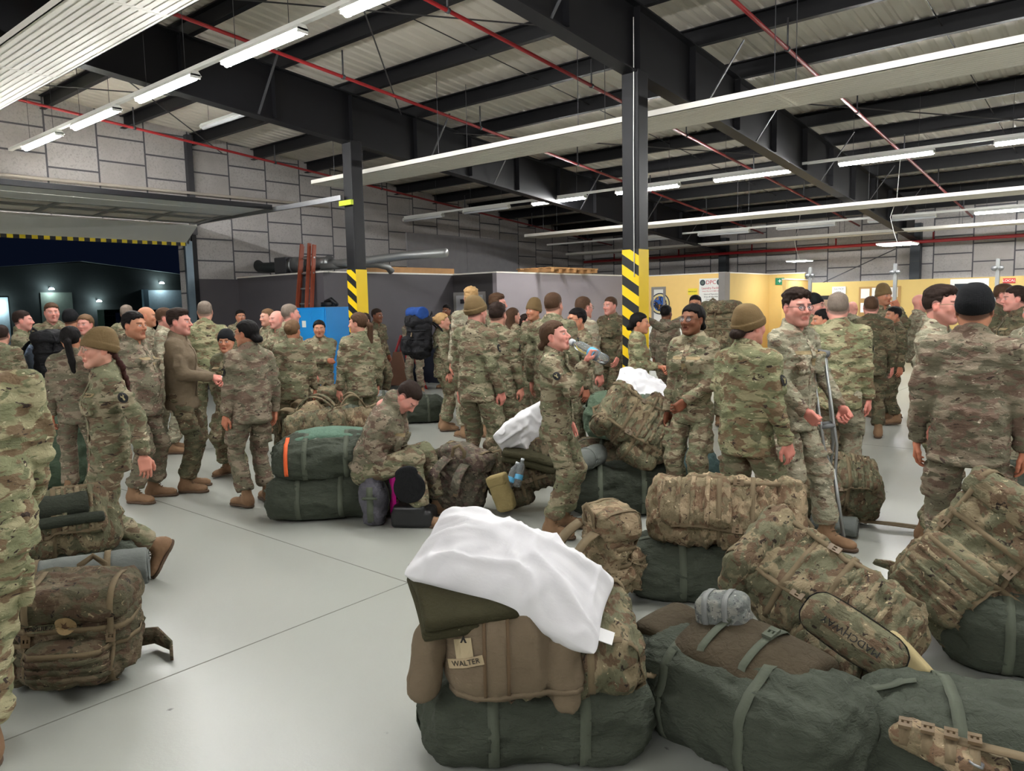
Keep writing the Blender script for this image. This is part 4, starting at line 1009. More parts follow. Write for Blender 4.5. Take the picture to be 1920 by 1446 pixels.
    for sd, (el, wr, hp, pd) in A.items():
        fa = (wr-el)/np.linalg.norm(wr-el); cuff = wr+fa*.008*s
        F2.cone(sh[sd]-zz*.01*s, el, .058*s*(.6+.4*wide), .057*s, .05); F2.cone(el, cuff, .056*s, .043*s, .02)
        if hp is not None: cut(F2, cuff, fa, .09*s)
        mid_ = sh[sd]*.45+el*.55; out = (sh[sd]-chest); out = out/np.linalg.norm(out)
        F2.rbox(mid_+X*sd*.052*s, np.array([.016, .046, .055])*s, .008, .01, M=frame_y(yy, el-sh[sd]).T)
    for sd in ((1, -1) if uni != 'fleece' else ()): F2.rbox(up((sd*.082*W, (.150 if male else .150)*W*.92, .30*s)), np.array([.055, .014, .060])*s, .006, .012, M=Rt.T)
    V, Q = F2.mesh(); N = normals(V, Q); V = folds(V, N, rs, (6, 6, 9), .016*s if uni != 'fleece' else .010, .9); N2 = normals(V, Q); V = folds(V, N2, rs+5, (13, 13, 22), .007 if uni != 'fleece' else .004, .9)
    V = V+N2*(vnoise(V*np.array([26, 26, 40], np.float32)+rs)*.0022)[:, None]
    jk = link('jacket', mesh_np('jacket', V, Q), root, um)
    jk_bvh = None
    # front placket, name tapes, shoulder patch
    def bvh():
        nonlocal jk_bvh
        if jk_bvh is None: jk_bvh = BVHTree.FromPolygons(V.tolist(), Q.tolist())
        return jk_bvh
    def stick(name, centre, outw, upv, w_, h_, mat, parent, text=None, shape=None, lift=.0025, tmat=None, n=7):
        """a small flat patch laid onto the jacket surface"""
        B = bvh(); o = np.asarray(outw, float); o /= np.linalg.norm(o); u = np.asarray(upv, float); u = u-o*(u@o); u /= np.linalg.norm(u); r_ = np.cross(u, o)
        def drop(a, b_, lf):
            p = Vector(centre+r_*a+u*b_+o*.25); hit = B.ray_cast(p, Vector(-o), .5)
            q = hit[0] if hit[0] is not None else Vector(centre+r_*a+u*b_); return q+Vector(o)*lf
        vs = []; fs = []
        if shape is None:
            for i in range(n):
                for j in range(n): vs.append(drop((i/(n-1)-.5)*w_, (j/(n-1)-.5)*h_, lift))
            for i in range(n-1):
                for j in range(n-1): fs.append((i*n+j, (i+1)*n+j, (i+1)*n+j+1, i*n+j+1))
        else:
            for poly in shape:
                b0 = len(vs); m_ = len(poly); vs.append(drop(0, 0, lift))
                for k_ in (.34, .67, 1.0): vs += [drop(x*w_/2*k_, y*h_/2*k_, lift) for x, y in poly]
                for i in range(m_):
                    j = (i+1) % m_; fs.append((b0, b0+1+i, b0+1+j))
                    for r_i in (0, 1): fs.append((b0+1+r_i*m_+i, b0+1+(r_i+1)*m_+i, b0+1+(r_i+1)*m_+j, b0+1+r_i*m_+j))
        me_ = bpy.data.meshes.new(name); me_.from_pydata([tuple(v) for v in vs], [], fs); me_.update()
        ob = link(name, me_, parent, mat); sd_ = ob.modifiers.new('s', 'SOLIDIFY'); sd_.thickness = .0015; sd_.offset = 1
        if text:
            tme = text_mesh(text, h_*.72, .0006); T_ = np.empty(len(tme.vertices)*3, np.float32); tme.vertices.foreach_get('co', T_); T_ = T_.reshape(-1, 3)
            wd = np.ptp(T_[:, 0]) if len(T_) else 1; k_ = min(1, w_*.9/wd) if wd > 0 else 1
            T_ = np.array([drop(v[0]*k_, v[1]*k_, lift+.002+v[2]) for v in T_], np.float32); tme.vertices.foreach_set('co', T_.ravel()); tme.update()
            link('lettering', tme, ob, tmat or plain('thread black', (34, 30, 26), .8))
        return ob
    ell_ = [[(math.cos(t)*1.0, math.sin(t)*1.0) for t in np.linspace(0, 2*math.pi, 22, endpoint=False)]]
    if near or mid:
        b_ = []
        q = MB(); B = bvh(); ptsf = []
        for t in np.linspace(.50, -.04, 12):
            p = up((0, 0, t*s)); hit = B.ray_cast(Vector(p+yy*.4), Vector(-yy), .6)
            if hit[0] is not None: ptsf.append(hit[0]+Vector(yy)*.001)
        if len(ptsf) > 3: ribbon(ptsf, [yy]*len(ptsf), .038*s, .004).build('placket', um, jk)
    M_PATCHB = plain('patch black', (26, 25, 26), .8); M_TAPE = plain('name tape', (150, 132, 98), .85, var=.1); M_PTAN = plain('patch tan', (150, 140, 104), .85)
    for sd in patch:
        if sd not in A: continue
        el = A[sd][0]; c = sh[sd]*.52+el*.48; o = X*sd*.95+yy*.12; uu = sh[sd]-el; uu /= np.linalg.norm(uu)
        o = o-uu*(o@uu)
        pb = stick('shoulder_patch', c, o, uu, .058*s, .072*s, M_PATCHB, jk, shape=ell_, lift=.006)
        horn = [[(-.28, .55), (-.40, .15), (-.16, .05), (-.20, -.45), (0, -.62), (.20, -.45), (.16, .05), (.40, .15), (.28, .55), (.20, .22), (-.20, .22)]]
        stick('bull_mark', c, o, uu, .058*s, .072*s, M_PTAN, pb, shape=horn, lift=.0105)
    if (near or mid) and abs(((face+180) % 360)-180) < 100 and uni != 'fleece':
        stick('name_tape', up((.075*W, .10*s, .375*s)), yy, zz, .105*s, .024*s, M_TAPE, jk); stick('name_tape', up((-.075*W, .10*s, .375*s)), yy, zz, .105*s, .024*s, M_TAPE, jk, text='U.S. ARMY' if near else None)
        stick('rank_patch', up((0, .12*s, .31*s)), yy, zz, .04*s, .048*s, M_TAPE, jk)
    # --- trousers
    lo, hi = bounds([pel]+[q for v in Lg.values() for q in v[:3]], .17*s); F3 = Field(lo, hi, hb)
    F3.cone(pel+np.array([-.045*W, 0, 0]), pel+np.array([.045*W, 0, 0]), .096*W, .096*W, .03); F3.cone(pel, pel+zz*.10*s, .105*W, .095*W, .03, sc=1.2, ax=(1, 0, 0))
    for sd, (hip, kn, an, toe, pitch) in Lg.items():
        dn = (an-kn)/np.linalg.norm(an-kn); bot = an-dn*.085*s
        hp2 = hip+np.array([0, -.012, 0]); F3.cone(hp2, kn, .088*W, .076*s, .022); F3.cone(kn, bot, .075*s, .070*s, .03); F3.ell(bot-dn*.02*s, (.078*s, .080*s, .058*s), .03)
        th = kn-hip; c = hip+th*.62; o = np.array([sd, 0, 0.]); o = o-th*(o@th)/(th@th); F3.rbox(c+o*.074*s*wide, np.array([.020, .070, .085])*s, .010, .012, M=frame_y(np.cross(th, o)*sd, -th).T[[0, 1, 2]])
        cut(F3, bot+dn*.03*s, dn, .13*s)
    V3, Q3 = F3.mesh(); N = normals(V3, Q3); V3 = folds(V3, N, rs+9, (6, 6, 9), .014*s, .9); V3 = folds(V3, N, rs+2, (13, 13, 22), .007, .9)
    if near or mid:
        N = normals(V3, Q3); V3 = V3+N*(vnoise(V3*np.array([24, 24, 42], np.float32)+rs)*.0025)[:, None]
    link('trousers', mesh_np('trousers', V3, Q3), root, tm)
    # --- boots
    if boots:
        for sd, (hip, kn, an, toe, pitch) in Lg.items():
            if sd not in (feet if feet is not None else (1, -1)): continue
            o = link('boot', BOOT, root); M = Matrix.Translation(Vector(an)) @ Matrix.Rotation(math.radians(-toe), 4, 'Z') @ Matrix.Rotation(math.radians(-pitch), 4, 'X') @ Matrix.Scale(s, 4)
            o.matrix_local = M
            link('sole', SOLE, o)
            if d < 9: link('laces', LACES, o)
    # --- hair, hat, glasses
    Mh = Matrix(((Rh[0][0]*hs, Rh[0][1]*hs, Rh[0][2]*hs, hc[0]), (Rh[1][0]*hs, Rh[1][1]*hs, Rh[1][2]*hs, hc[1]), (Rh[2][0]*hs, Rh[2][1]*hs, Rh[2][2]*hs, hc[2]), (0, 0, 0, 1)))
    if style not in ('bald',) and not (hat and style in ('buzz', 'fade', 'short', 'quiff', 'curly')):
        v, q = hair_shape(style, hh+.0006 if near else hh+.001, rs % 3)
        me_ = HM.get((style, hh, rs % 3, hair))
        if me_ is None: me_ = mesh_np('hair', v, q); me_.materials.append(hairmat(hair)); HM[(style, hh, rs % 3, hair)] = me_
        o = link('hair', me_, root); o.matrix_local = Mh
        if hat: o.scale = (hs*.96, hs*.96, hs*.96)
    if hat in ('tan', 'black', 'tanfold', 'tantall'):
        v, q = beanie_shape(max(hh, .005), .03 if hat == 'tantall' else .0, hat != 'black', .014)
        me_ = HM.get((hat, hh))
        if me_ is None: me_ = mesh_np('beanie', v, q); me_.materials.append(M_BEAN_B if hat == 'black' else M_BEAN_T); HM[(hat, hh)] = me_
        o = link('beanie', me_, root); o.matrix_local = Mh
    if glasses:
        q = MB(); gm = M_SPEC if glasses == 'dark' else M_WIRE
        for sx in (1, -1):
            q.tube([(sx*.031+.0225*math.cos(t), .101, .002+.0165*math.sin(t)) for t in np.linspace(0, 2*math.pi, 17)[:-1]], .0017, 5, closed=True)
            q.tube([(sx*.0535, .100, .006), (sx*.072, .06, .008), (sx*.083, .0, .006)], .0016, 5)
        q.tube([(-.009, .103, .006), (.009, .103, .006)], .0017, 5)
        o = q.build('spectacles', gm, root, True); o.matrix_local = Mh
        l_ = MB()
        for sx in (1, -1): l_.tube([(sx*.031, .0995, .002), (sx*.031, .1005, .002)], .0215, 16)
        l_.build('lens', M_LENS, o)
    root['_k'] = 0; del root['_k']
    INFO[key or label] = dict(P=P, rz=rz, s=s, wr=wr_info, A=A, sh=sh, hc=hc, Rh=Rh, hs=hs, pel=pel, Rt=Rt, Lg=Lg, H=H, d=d)
    return root
HM = {}; INFO = {}

# ================================================================== luggage
BAGC = {
 'bag':   camo('pack fabric', (136, 123, 98), (106, 104, 82), (104, 86, 68), (54, 46, 40), (174, 160, 130), 2.0, 1.3, 1.0),
 'bagtan': camo('pack fabric tan', (152, 134, 108), (124, 112, 88), (114, 92, 72), (68, 55, 45), (184, 166, 138), 2.0, 1.3, 1.0),
 'bagdark': camo('pack fabric dark', (104, 92, 74), (84, 80, 62), (84, 68, 54), (44, 37, 33), (144, 130, 104), 2.0, 1.3, 1.0),
 'digital': camo('pack fabric worn', (116, 104, 90), (92, 88, 76), (92, 76, 70), (54, 44, 44), (156, 142, 124), 2.8, 1.1, .8),
 'grey': camo('grey pack fabric', (138, 138, 130), (112, 116, 112), (98, 100, 98), (70, 72, 74), (176, 176, 168), 3.6, 1.1, .7)}
M_OD = cloth('olive drab nylon', (66, 71, 61), crease=1.0); M_ODL = cloth('olive drab strap', (84, 89, 77), crease=.2)
M_ODK = cloth('dark olive canvas', (50, 54, 45), crease=.8); M_TEAL = cloth('green quilted liner', (86, 112, 96), crease=.9)
M_WEB = cloth('coyote webbing', (112, 98, 76), crease=.2); M_WEBG = cloth('khaki webbing', (140, 126, 92), crease=.2)
M_BUCK = plain('buckle plastic', (104, 86, 62), .45); M_BLK = cloth('black nylon', (22, 22, 25), crease=.7, rough=.7)
M_WOOL = cloth('olive wool blanket', (58, 55, 36), crease=.9); M_WOOLB = cloth('brown wool blanket', (66, 57, 42), crease=.9)
M_MAT = cloth('grey sleeping mat', (104, 108, 104), crease=.3, rough=.6); M_PILLOW = cloth('white pillowcase', (226, 225, 228), crease=.10, var=.03)
M_TAGW = plain('white tag', (225, 225, 225), .6); M_ORANGE = plain('orange strap', (230, 96, 40), .6); M_PINK = plain('pink strap', (232, 20, 160), .5)
M_FLEECE = OCP['fleece']
def eul(rx, ry, rz): return Euler((math.radians(rx), math.radians(ry), rz), 'XYZ').to_matrix()
def npM(m): return np.array([[m[i][j] for j in range(3)] for i in range(3)])
def wrap(B, c, u, v, a0, a1, width, mat, name, parent, lift=.002, n=26, R=1.2, thick=.003, slack=0.0):
    c = Vector(c); u = Vector(u).normalized(); v = Vector(v).normalized(); P = []; Nn = []
    for i in range(n):
        a = math.radians(a0+(a1-a0)*i/(n-1)); d = u*math.cos(a)+v*math.sin(a)
        hit = B.ray_cast(c+d*R, -d, R)
        if hit[0] is None: continue
        P.append(hit[0]+d*(lift+slack*math.sin(math.pi*i/(n-1)))); Nn.append(d)
    if len(P) < 3: return None
    Q_ = [P[0]]+[(P[i-1]+P[i]*2+P[i+1])/4 for i in range(1, len(P)-1)]+[P[-1]]
    Q_ = [q if (q-c).dot(n_) > (p-c).dot(n_) else p for q, p, n_ in zip(Q_, P, Nn)]
    return ribbon(Q_, Nn, width, thick).build(name, mat, parent, True)
def buckle(p, out, along, parent, k=1.0, mat=None):
    o = Vector(out).normalized(); a = Vector(along); a = (a-o*a.dot(o)).normalized(); s_ = a.cross(o); b_ = MB(); p = Vector(p)+o*.004
    def bx(a0, a1, s0, s1, h0, h1):
        vs = [p+a*x*k+s_*y*k+o*z*k for x in (a0, a1) for y in (s0, s1) for z in (h0, h1)]
        b_.add(vs, [(0, 1, 3, 2), (4, 6, 7, 5), (0, 4, 5, 1), (2, 3, 7, 6), (0, 2, 6, 4), (1, 5, 7, 3)])
    bx(-.028, -.008, -.018, .018, 0, .010); bx(.008, .028, -.018, .018, 0, .010); bx(-.008, .008, -.018, -.011, 0, .009); bx(-.008, .008, .011, .018, 0, .009); bx(-.008, .008, -.004, .004, 0, .008)
    return b_.build('buckle', mat or M_BUCK, parent)
def decal(B, centre, out, upv, w_, h_, mat, parent, name='patch', text=None, tmat=None, shape=None, lift=.003, n=7, rot=0.0):
    o = Vector(out).normalized(); u = Vector(upv); u = (u-o*u.dot(o)).normalized(); r_ = u.cross(o)
    u, r_ = u*math.cos(rot)+r_*math.sin(rot), r_*math.cos(rot)-u*math.sin(rot); c = Vector(centre)
    def drop(a, b_, lf):
        p = c+r_*a+u*b_+o*.4; hit = B.ray_cast(p, -o, .9); return (hit[0] if hit[0] is not None else c+r_*a+u*b_)+o*lf
    vs = []; fs = []
    if shape is None:
        for i in range(n):
            for j in range(n): vs.append(drop((i/(n-1)-.5)*w_, (j/(n-1)-.5)*h_, lift))
        for i in range(n-1):
            for j in range(n-1): fs.append((i*n+j, (i+1)*n+j, (i+1)*n+j+1, i*n+j+1))
    else:
        m_ = len(shape); vs = [drop(0, 0, lift)]
        for k_ in (.34, .67, 1.0): vs += [drop(x*w_/2*k_, y*h_/2*k_, lift) for x, y in shape]
        for i in range(m_):
            j = (i+1) % m_; fs.append((0, 1+i, 1+j))
            for q_ in (0, 1): fs.append((1+q_*m_+i, 1+(q_+1)*m_+i, 1+(q_+1)*m_+j, 1+q_*m_+j))
    me_ = bpy.data.meshes.new(name); me_.from_pydata([tuple(v) for v in vs], [], fs); me_.update()
    ob = link(name, me_, parent, mat); sd_ = ob.modifiers.new('s', 'SOLIDIFY'); sd_.thickness = .0018; sd_.offset = 1
    if text:
        tme = text_mesh(text, h_*.8, .0006); T_ = np.empty(len(tme.vertices)*3, np.float32); tme.vertices.foreach_get('co', T_); T_ = T_.reshape(-1, 3)
        k_ = min(1, w_*.9/max(np.ptp(T_[:, 0]), .01)); T_ = np.array([drop(v[0]*k_, v[1]*k_, lift+.006+v[2]) for v in T_], np.float32)
        tme.vertices.foreach_set('co', T_.ravel()); tme.update(); link('lettering', tme, ob, tmat or plain('thread black', (34, 30, 26), .8))
    return ob
ELL = [(math.cos(t), math.sin(t)) for t in np.linspace(0, 2*math.pi, 24, endpoint=False)]
def ax2(p, X, Z):      # rotation from the local X axis and the local normal Z
    t = np.array([-p[0], -p[1], 0.]); t /= np.linalg.norm(t); r = np.array([-t[1], t[0], 0.]); up = np.array([0, 0, 1.])
    w = lambda v: Vector(v[0]*r+v[1]*t+v[2]*up)
    x = w(X).normalized(); z = w(Z); z = (z-x*z.dot(x)).normalized(); return Matrix((x, z.cross(x), z)).transposed().to_euler('XYZ')
def seat_on(root, V, R, x, y, z0):       # set the root so that the lowest point of V rests at z0
    W_ = V@npM(R).T; c = (W_.max(0)+W_.min(0))/2; root.location = (x-c[0], y-c[1], z0-W_[:, 2].min())
    return W_
def ax(p, Y, Z):       # rotation from two local axes given as (image right, towards the viewer, up)
    t = np.array([-p[0], -p[1], 0.]); t /= np.linalg.norm(t); r = np.array([-t[1], t[0], 0.]); up = np.array([0, 0, 1.])
    w = lambda v: Vector(v[0]*r+v[1]*t+v[2]*up)
    z = w(Z).normalized(); y = w(Y); y = (y-z*y.dot(z)).normalized(); x = y.cross(z)
    return Matrix((x, y, z)).transposed().to_euler('XYZ')
def ruck(label, x, y, z0=0.0, rot=(0, 0, 0), size=(.42, .30, .62), mat='bag', near=True, pouches='lrf', straps=True, seed=1, cat='backpack', lid=True, group=None, belt=True, frame=False, name='rucksack', hstraps=2, droop=0):
    w, d, h = size; E_ = rot if isinstance(rot, Euler) else Euler((math.radians(rot[0]), math.radians(rot[1]), rot[2])); R = E_.to_matrix(); root = thing(name, label, cat, (x, y, z0), 0, group, rot=E_)
    m = BAGC[mat] if isinstance(mat, str) else mat; hv = .013 if near else .022; cz = h/2; web = M_WEB
    allV = []; allQ = []; off = 0
    if m is M_BLK: web = M_BLK
    def add(F_, nm, mt=None, amp=.011, fr=(7, 7, 10), par=None):
        nonlocal off
        V, Q = F_.mesh()
        if len(V) == 0: return None
        N = normals(V, Q); V = folds(V, N, seed+len(allV), fr, amp*1.9, 1.1); N = normals(V, Q); V = folds(V, N, seed+3, (15, 15, 22), amp*.95, .9)
        allV.append(V); allQ.append(Q+off); off += len(V); return link(nm, mesh_np(nm, V, Q), par or root, mt or m)
    F_ = Field((-w/2-.1, -d/2-.1, -.08), (w/2+.1, d/2+.12, h+.12), hv)
    F_.rbox((0, 0, cz), (w/2, d/2, h/2), .09, 0, bulge=.025); F_.ell((0, .03, h*.28), (w*.50, d*.55, h*.28), .05)
    body = add(F_, 'main_compartment', amp=.014)
    if lid:
        F_ = Field((-w/2-.1, -d/2-.1, h*.72), (w/2+.1, d/2+.14, h+.16), hv); F_.rbox((0, .01, h*.97), (w/2+.012, d/2+.02, .075), .06, bulge=.02); add(F_, 'lid', amp=.009)
    if 'l' in pouches or 'r' in pouches:
        for c_, sx in (('l', -1), ('r', 1)):
            if c_ in pouches:
                F_ = Field(np.array((sx*(w/2+.03), .01, h*.35))-(.12, .16, .24), np.array((sx*(w/2+.03), .01, h*.35))+(.12, .16, .24), hv)
                F_.rbox((sx*(w/2+.035), .01, h*.34), (.065, .10, .15), .05, bulge=.012); add(F_, 'side_pouch', amp=.006)
    if 'f' in pouches:
        F_ = Field((-w/2-.02, d/2-.08, -.02), (w/2+.02, d/2+.18, h*.75), hv); F_.rbox((0, d/2+.04, h*.33), (w*.36, .065, h*.24), .05, bulge=.015); add(F_, 'front_pouch', amp=.007)
    V = np.concatenate(allV); Q = np.concatenate(allQ); B = BVHTree.FromPolygons(V.tolist(), Q.tolist())
    seat_on(root, V, R, x, y, z0)
    if not lid: pass
    for k in range(hstraps):      # vertical compression straps with buckles
        xx = (-.16+.32*k) if hstraps == 2 else (-.5+k/(max(hstraps-1, 1)))*w*.7
        xx *= w/.42
        o = wrap(B, (xx, 0, cz), (0, 1, 0), (0, 0, 1), -62, 108, .026, web, 'compression_strap', root)
        if o:
            hit = B.ray_cast(Vector((xx, .9, h*.62)), Vector((0, -1, 0)), 1)
            if hit[0] is not None: buckle(hit[0], (0, 1, .15), (0, 0, 1), o)
    o = wrap(B, (0, 0, h*.72), (1, 0, 0), (0, 1, 0), -12, 192, .026, web, 'compression_strap', root)
    o = wrap(B, (0, 0, h*.50), (1, 0, 0), (0, 1, 0), -8, 188, .026, web, 'compression_strap', root)
    if near:   # webbing rows on the front
        for zz in (.22, .32, .42):
            wrap(B, (0, 0, h*zz), (1, 0, 0), (0, 1, 0), 52, 128, .025, m, 'webbing', root, lift=.004)
    hp = [(-.05, -d/2-.02, h*.96), (-.055, -d/2-.04, h+.06), (0, -d/2-.05, h+.10), (.055, -d/2-.04, h+.06), (.05, -d/2-.02, h*.96)]
    ribbon(hp, [(0, -1, .3)]*5, .03, .006).build('carry_handle', web, root, True)
    if straps:
        for s_ in (1, -1):
            pts = []; nn = []
            for t in np.linspace(0, 1, 14):
                zz = h*.93-(h*.80)*t; yy = -d/2-.03-.13*math.sin(math.pi*min(t*1.15, 1))**.8; xx = s_*(.085+.05*t); pts.append((xx, yy, zz)); nn.append((0, -1, .2*(1-2*t)))
            o = ribbon(pts, nn, [.075 if t < .6 else .03 for t in np.linspace(0, 1, 14)], .014).build('shoulder_strap', m if mat != 'bagtan' else web, root, True)
            if near: buckle(pts[8], (0, -1, 0), (0, 0, 1), o)
    if belt:
        for s_ in (1, -1):
            p0 = np.array((s_*w*.30, -d/2-.02, h*.12)); pts = [p0, p0+(s_*.14, -.05, -.01), p0+(s_*.22, .04, -.03), p0+(s_*.24, .14, -.05)]
            ribbon(pts, [(0, -1, 0), (s_*.5, -1, 0), (s_, -.3, 0), (s_, 0, 0)], [.10, .085, .05, .03], .014).build('waist_belt', m, root, True)
    root['_h'] = 0; del root['_h']
    return root, B
def duffel(label, x, y, z0=0.0, rz=0.0, L=.88, W_=.42, H=.34, mat=None, seed=1, near=True, rot=(0, 0), strap=True, tagc=None, lumpy=.022, group=None, taper=0.0, name='duffel_bag', collar=True, cat='duffel bag'):
    mat = mat or M_OD; hv = .014 if near else .024; root = thing(name, label, cat, (x, y, z0), 0, group, rot=Euler((math.radians(rot[0]), math.radians(rot[1]), rz)))
    F_ = Field((-L/2-.12, -W_/2-.12, -.08), (L/2+.12, W_/2+.12, H+.12), hv); r = min(W_, H)*.36
    F_.rbox((0, 0, H/2), (L/2, W_/2, H/2), r, bulge=.035)
    F_.ell((-L*.22, 0, H*.5), (L*.30, W_*.52, H*.54), .08); F_.ell((L*.24, .01, H*.48), (L*.28, W_*.50, H*.50), .08)
    V, Q = F_.mesh(); N = normals(V, Q); V = folds(V, N, seed, (4.0, 6.5, 6.5), lumpy, .9, False); N = normals(V, Q); V = folds(V, N, seed+2, (5, 11, 11), .019, 1.1); N = normals(V, Q); V = folds(V, N, seed+7, (14, 22, 22), .008)
    V[:, 2] = np.where(V[:, 2] < .02, .02-(.02-V[:, 2])*.3, V[:, 2]); V[:, 2] -= V[:, 2].min()
    body = link('body', mesh_np('body', V, Q), root, mat); B = BVHTree.FromPolygons(V.tolist(), Q.tolist())
    R = eul(rot[0], rot[1], rz); seat_on(root, V, R, x, y, z0)
    for xx in (-L*.20, L*.20): wrap(B, (xx, 0, H/2), (0, 1, 0), (0, 0, 1), -60, 240, .040, M_ODL if mat is not M_BLK else M_BLK, 'carry_strap', root, lift=.0015, n=44)
    if strap:
        P_ = [(-L*.30, -W_*.38, H*.92), (-L*.2, -W_*.50, H*.86), (0, -W_*.58, H*.55), (L*.16, -W_*.62, H*.35), (L*.30, -W_*.58, H*.6), (L*.36, -W_*.46, H*.86)]
        pts = [];
        for i in range(len(P_)-1):
            for t in (0, .33, .66): pts.append([P_[i][k]*(1-t)+P_[i+1][k]*t for k in range(3)])
        pts.append(P_[-1]); pts = smooth_pts(pts, 3)
        ribbon(pts, [(0, -1, .5)]*len(pts), .045, .005).build('shoulder_strap', M_ODL, root, True)
    q = MB(); q.tube([(L/2-.01, -.07, H*.62), (L/2+.045, -.04, H*.66), (L/2+.05, .04, H*.66), (L/2-.01, .07, H*.62)], .011, 8); q.build('end_handle', M_ODL, root, True)
    wrap(B, (0, 0, H/2), (1, 0, 0), (0, 0, 1), -38, 38, .05, M_ODL if mat is not M_BLK else M_BLK, 'end_flap', root, lift=.002, n=16)
    if tagc:
        o = decal(B, (L*.1, -.05, H), (0, -.3, 1), (0, 1, 0), .10, .055, M_TAGW, root, 'luggage_tag', rot=.3)
    return root, B
def smooth_pts(p, it=2):
    p = np.array(p, float)
    for _ in range(it): q = p.copy(); q[1:-1] = (p[:-2]+2*p[1:-1]+p[2:])/4; p = q
    return [tuple(v) for v in p]
def pillow(label, x, y, z, rot, L=.70, W_=.48, T=.17, droop=.10, seed=1, cat='pillow', tagp=True):
    nu, nv = 84, 60; root = thing('pillow', label, cat, (x, y, z), 0, None, rot=rot if isinstance(rot, Euler) else Euler(tuple(math.radians(a) for a in rot[:2])+(rot[2],)))
    u, v = np.meshgrid(np.linspace(-1, 1, nu), np.linspace(-1, 1, nv), indexing='ij'); u = np.sin(u*math.pi/2); v = np.sin(v*math.pi/2)
    t = np.clip((1-np.abs(u)**2.2)*(1-np.abs(v)**2.2), 0, 1)**.55
    X = L/2*u*(1-.06*(1-v**2)-.05*v**8); Y = W_/2*v*(1-.07*(1-u**2)-.07*u**8)
    VS = []
    for s_ in (1, -1):
        P = np.stack([X*5, Y*5, np.full_like(X, s_*3.0)], -1).reshape(-1, 3)
        edge = np.clip(np.maximum(np.abs(u), np.abs(v)), 0, 1)
        ang = np.arctan2(v, u)
        wr = vnoise(np.stack([ang*5.5+seed, edge*1.6, np.full_like(u, s_*2.)], -1).reshape(-1, 3)).reshape(u.shape)
        cr = 1-np.abs(vnoise(P*np.array([1.1, 2.2, 1])+seed).reshape(u.shape))*2
        cr2 = 1-np.abs(vnoise(P*np.array([3.1, 1.6, 1])+seed+4).reshape(u.shape))*2
        Z = s_*T/2*t+s_*(wr*.026*edge**2+np.maximum(cr-.25, 0)*.030+np.maximum(cr2-.3, 0)*.016)*np.clip(t*3, 0, 1)
        Z = Z-droop*((X/(L/2))**2)*.6-droop*.4*np.sin(X/L*2.2+.4)
        VS.append(np.stack([X, Y, Z], -1).reshape(-1, 3))
    V = np.concatenate(VS); idx = np.arange(nu*nv).reshape(nu, nv); a = np.stack([idx[:-1, :-1], idx[1:, :-1], idx[1:, 1:], idx[:-1, 1:]], -1).reshape(-1, 4)
    me = mesh_np('pillow', V, np.concatenate([a, a[:, ::-1]+nu*nv]))
    import bmesh
    bm = bmesh.new(); bm.from_mesh(me); bmesh.ops.remove_doubles(bm, verts=bm.verts, dist=.0008); bm.to_mesh(me); bm.free()
    me.polygons.foreach_set('use_smooth', np.ones(len(me.polygons), bool)); link('cushion', me, root, M_PILLOW)
    if tagp: zt = -droop*.6-droop*.4*math.sin(1.5); q = MB(); q.box(L/2-.05, L/2+.035, -W_*.30, -W_*.16, zt-.002, zt+.001); q.build('care_tag', M_TAGW, root)
    return root
def roll(label, x, y, z, rz, L, r, mat, straps=2, pitch=0, smat=None, spiral=True, name='bedroll', cat='bedroll', seed=0, flat=1.0):
    root = thing(name, label, cat, (x, y, z), 0, None, rot=rz if isinstance(rz, Euler) else Euler((0, math.radians(pitch), rz)))
    F_ = Field((-L/2-.05, -r-.05, -r-.05), (L/2+.05, r+.05, r+.05), .009 if L < 1 else .013)
    F_.put(lambda X, Y, Z: np.maximum(np.sqrt(Y*Y+(Z/flat)**2)-r-.006*np.sin(np.arctan2(Z, Y)+X*2), np.abs(X)-L/2), (-L/2, -r-.01, -r-.01), (L/2, r+.01, r+.01))
    V, Q = F_.mesh(); V = smooth_v(V, Q, 1); N = normals(V, Q); V = folds(V, N, seed, (5, 12, 12), .005)
    link('roll', mesh_np('roll', V, Q), root, mat)
    B = BVHTree.FromPolygons(V.tolist(), Q.tolist())
    for k in range(straps):
        xx = 0 if straps == 1 else -L*.32+L*.64*k/(straps-1); wrap(B, (xx, 0, 0), (0, 1, 0), (0, 0, 1), 0, 359, .03, smat or M_WEB, 'strap', root, n=30, lift=.003)
    if spiral:
        for s_ in (1, -1):
            q = MB(); q.tube([(s_*(L/2+.003), (r*.92*t)*math.cos(t*22), (r*.92*t*flat)*math.sin(t*22)) for t in np.linspace(.08, 1, 70)], .0045, 4); q.build('spiral_end', mat, root, True)
    return root
def slab(label, x, y, z, rot, size, mat, name='folded_blanket', cat='blanket', layers=2, bend=.0, seed=0):
    w, d, h = size; root = thing(name, label, cat, (x, y, z), 0, None, rot=rot if isinstance(rot, Euler) else Euler(tuple(math.radians(a) for a in rot[:2])+(rot[2],)))
    for k in range(layers):
        hh = h/layers; F_ = Field((-w/2-.05, -d/2-.05, -.05+k*hh), (w/2+.05, d/2+.05, hh*(k+1)+.05), .010)
        F_.rbox((.004*(k % 2), 0, hh*(k+.5)), (w/2, d/2, hh/2*1.05), hh*.42); V, Q = F_.mesh(); N = normals(V, Q); V = folds(V, N, seed+k, (5, 7, 6), .008, ridge=False)
        V[:, 2] -= bend*V[:, 0]**2+bend*3.5*V[:, 1]**2; link('layer', mesh_np('layer', V, Q), root, mat)
    return root
def towards(px, d, z=0.0): return at_depth(px, d, z)

# ================================================================== the bags, front to back
R_ = math.radians
def vrz(p, deg): return heading(p, deg)+math.pi       # bags: +Y faces away from the direction, long side across the view
def across(p, deg=0): return heading(p, deg)          # rotation whose X axis lies across the view (then turned by deg)
def put(px, d): q = at_depth(px, d); return float(q[0]), float(q[1])

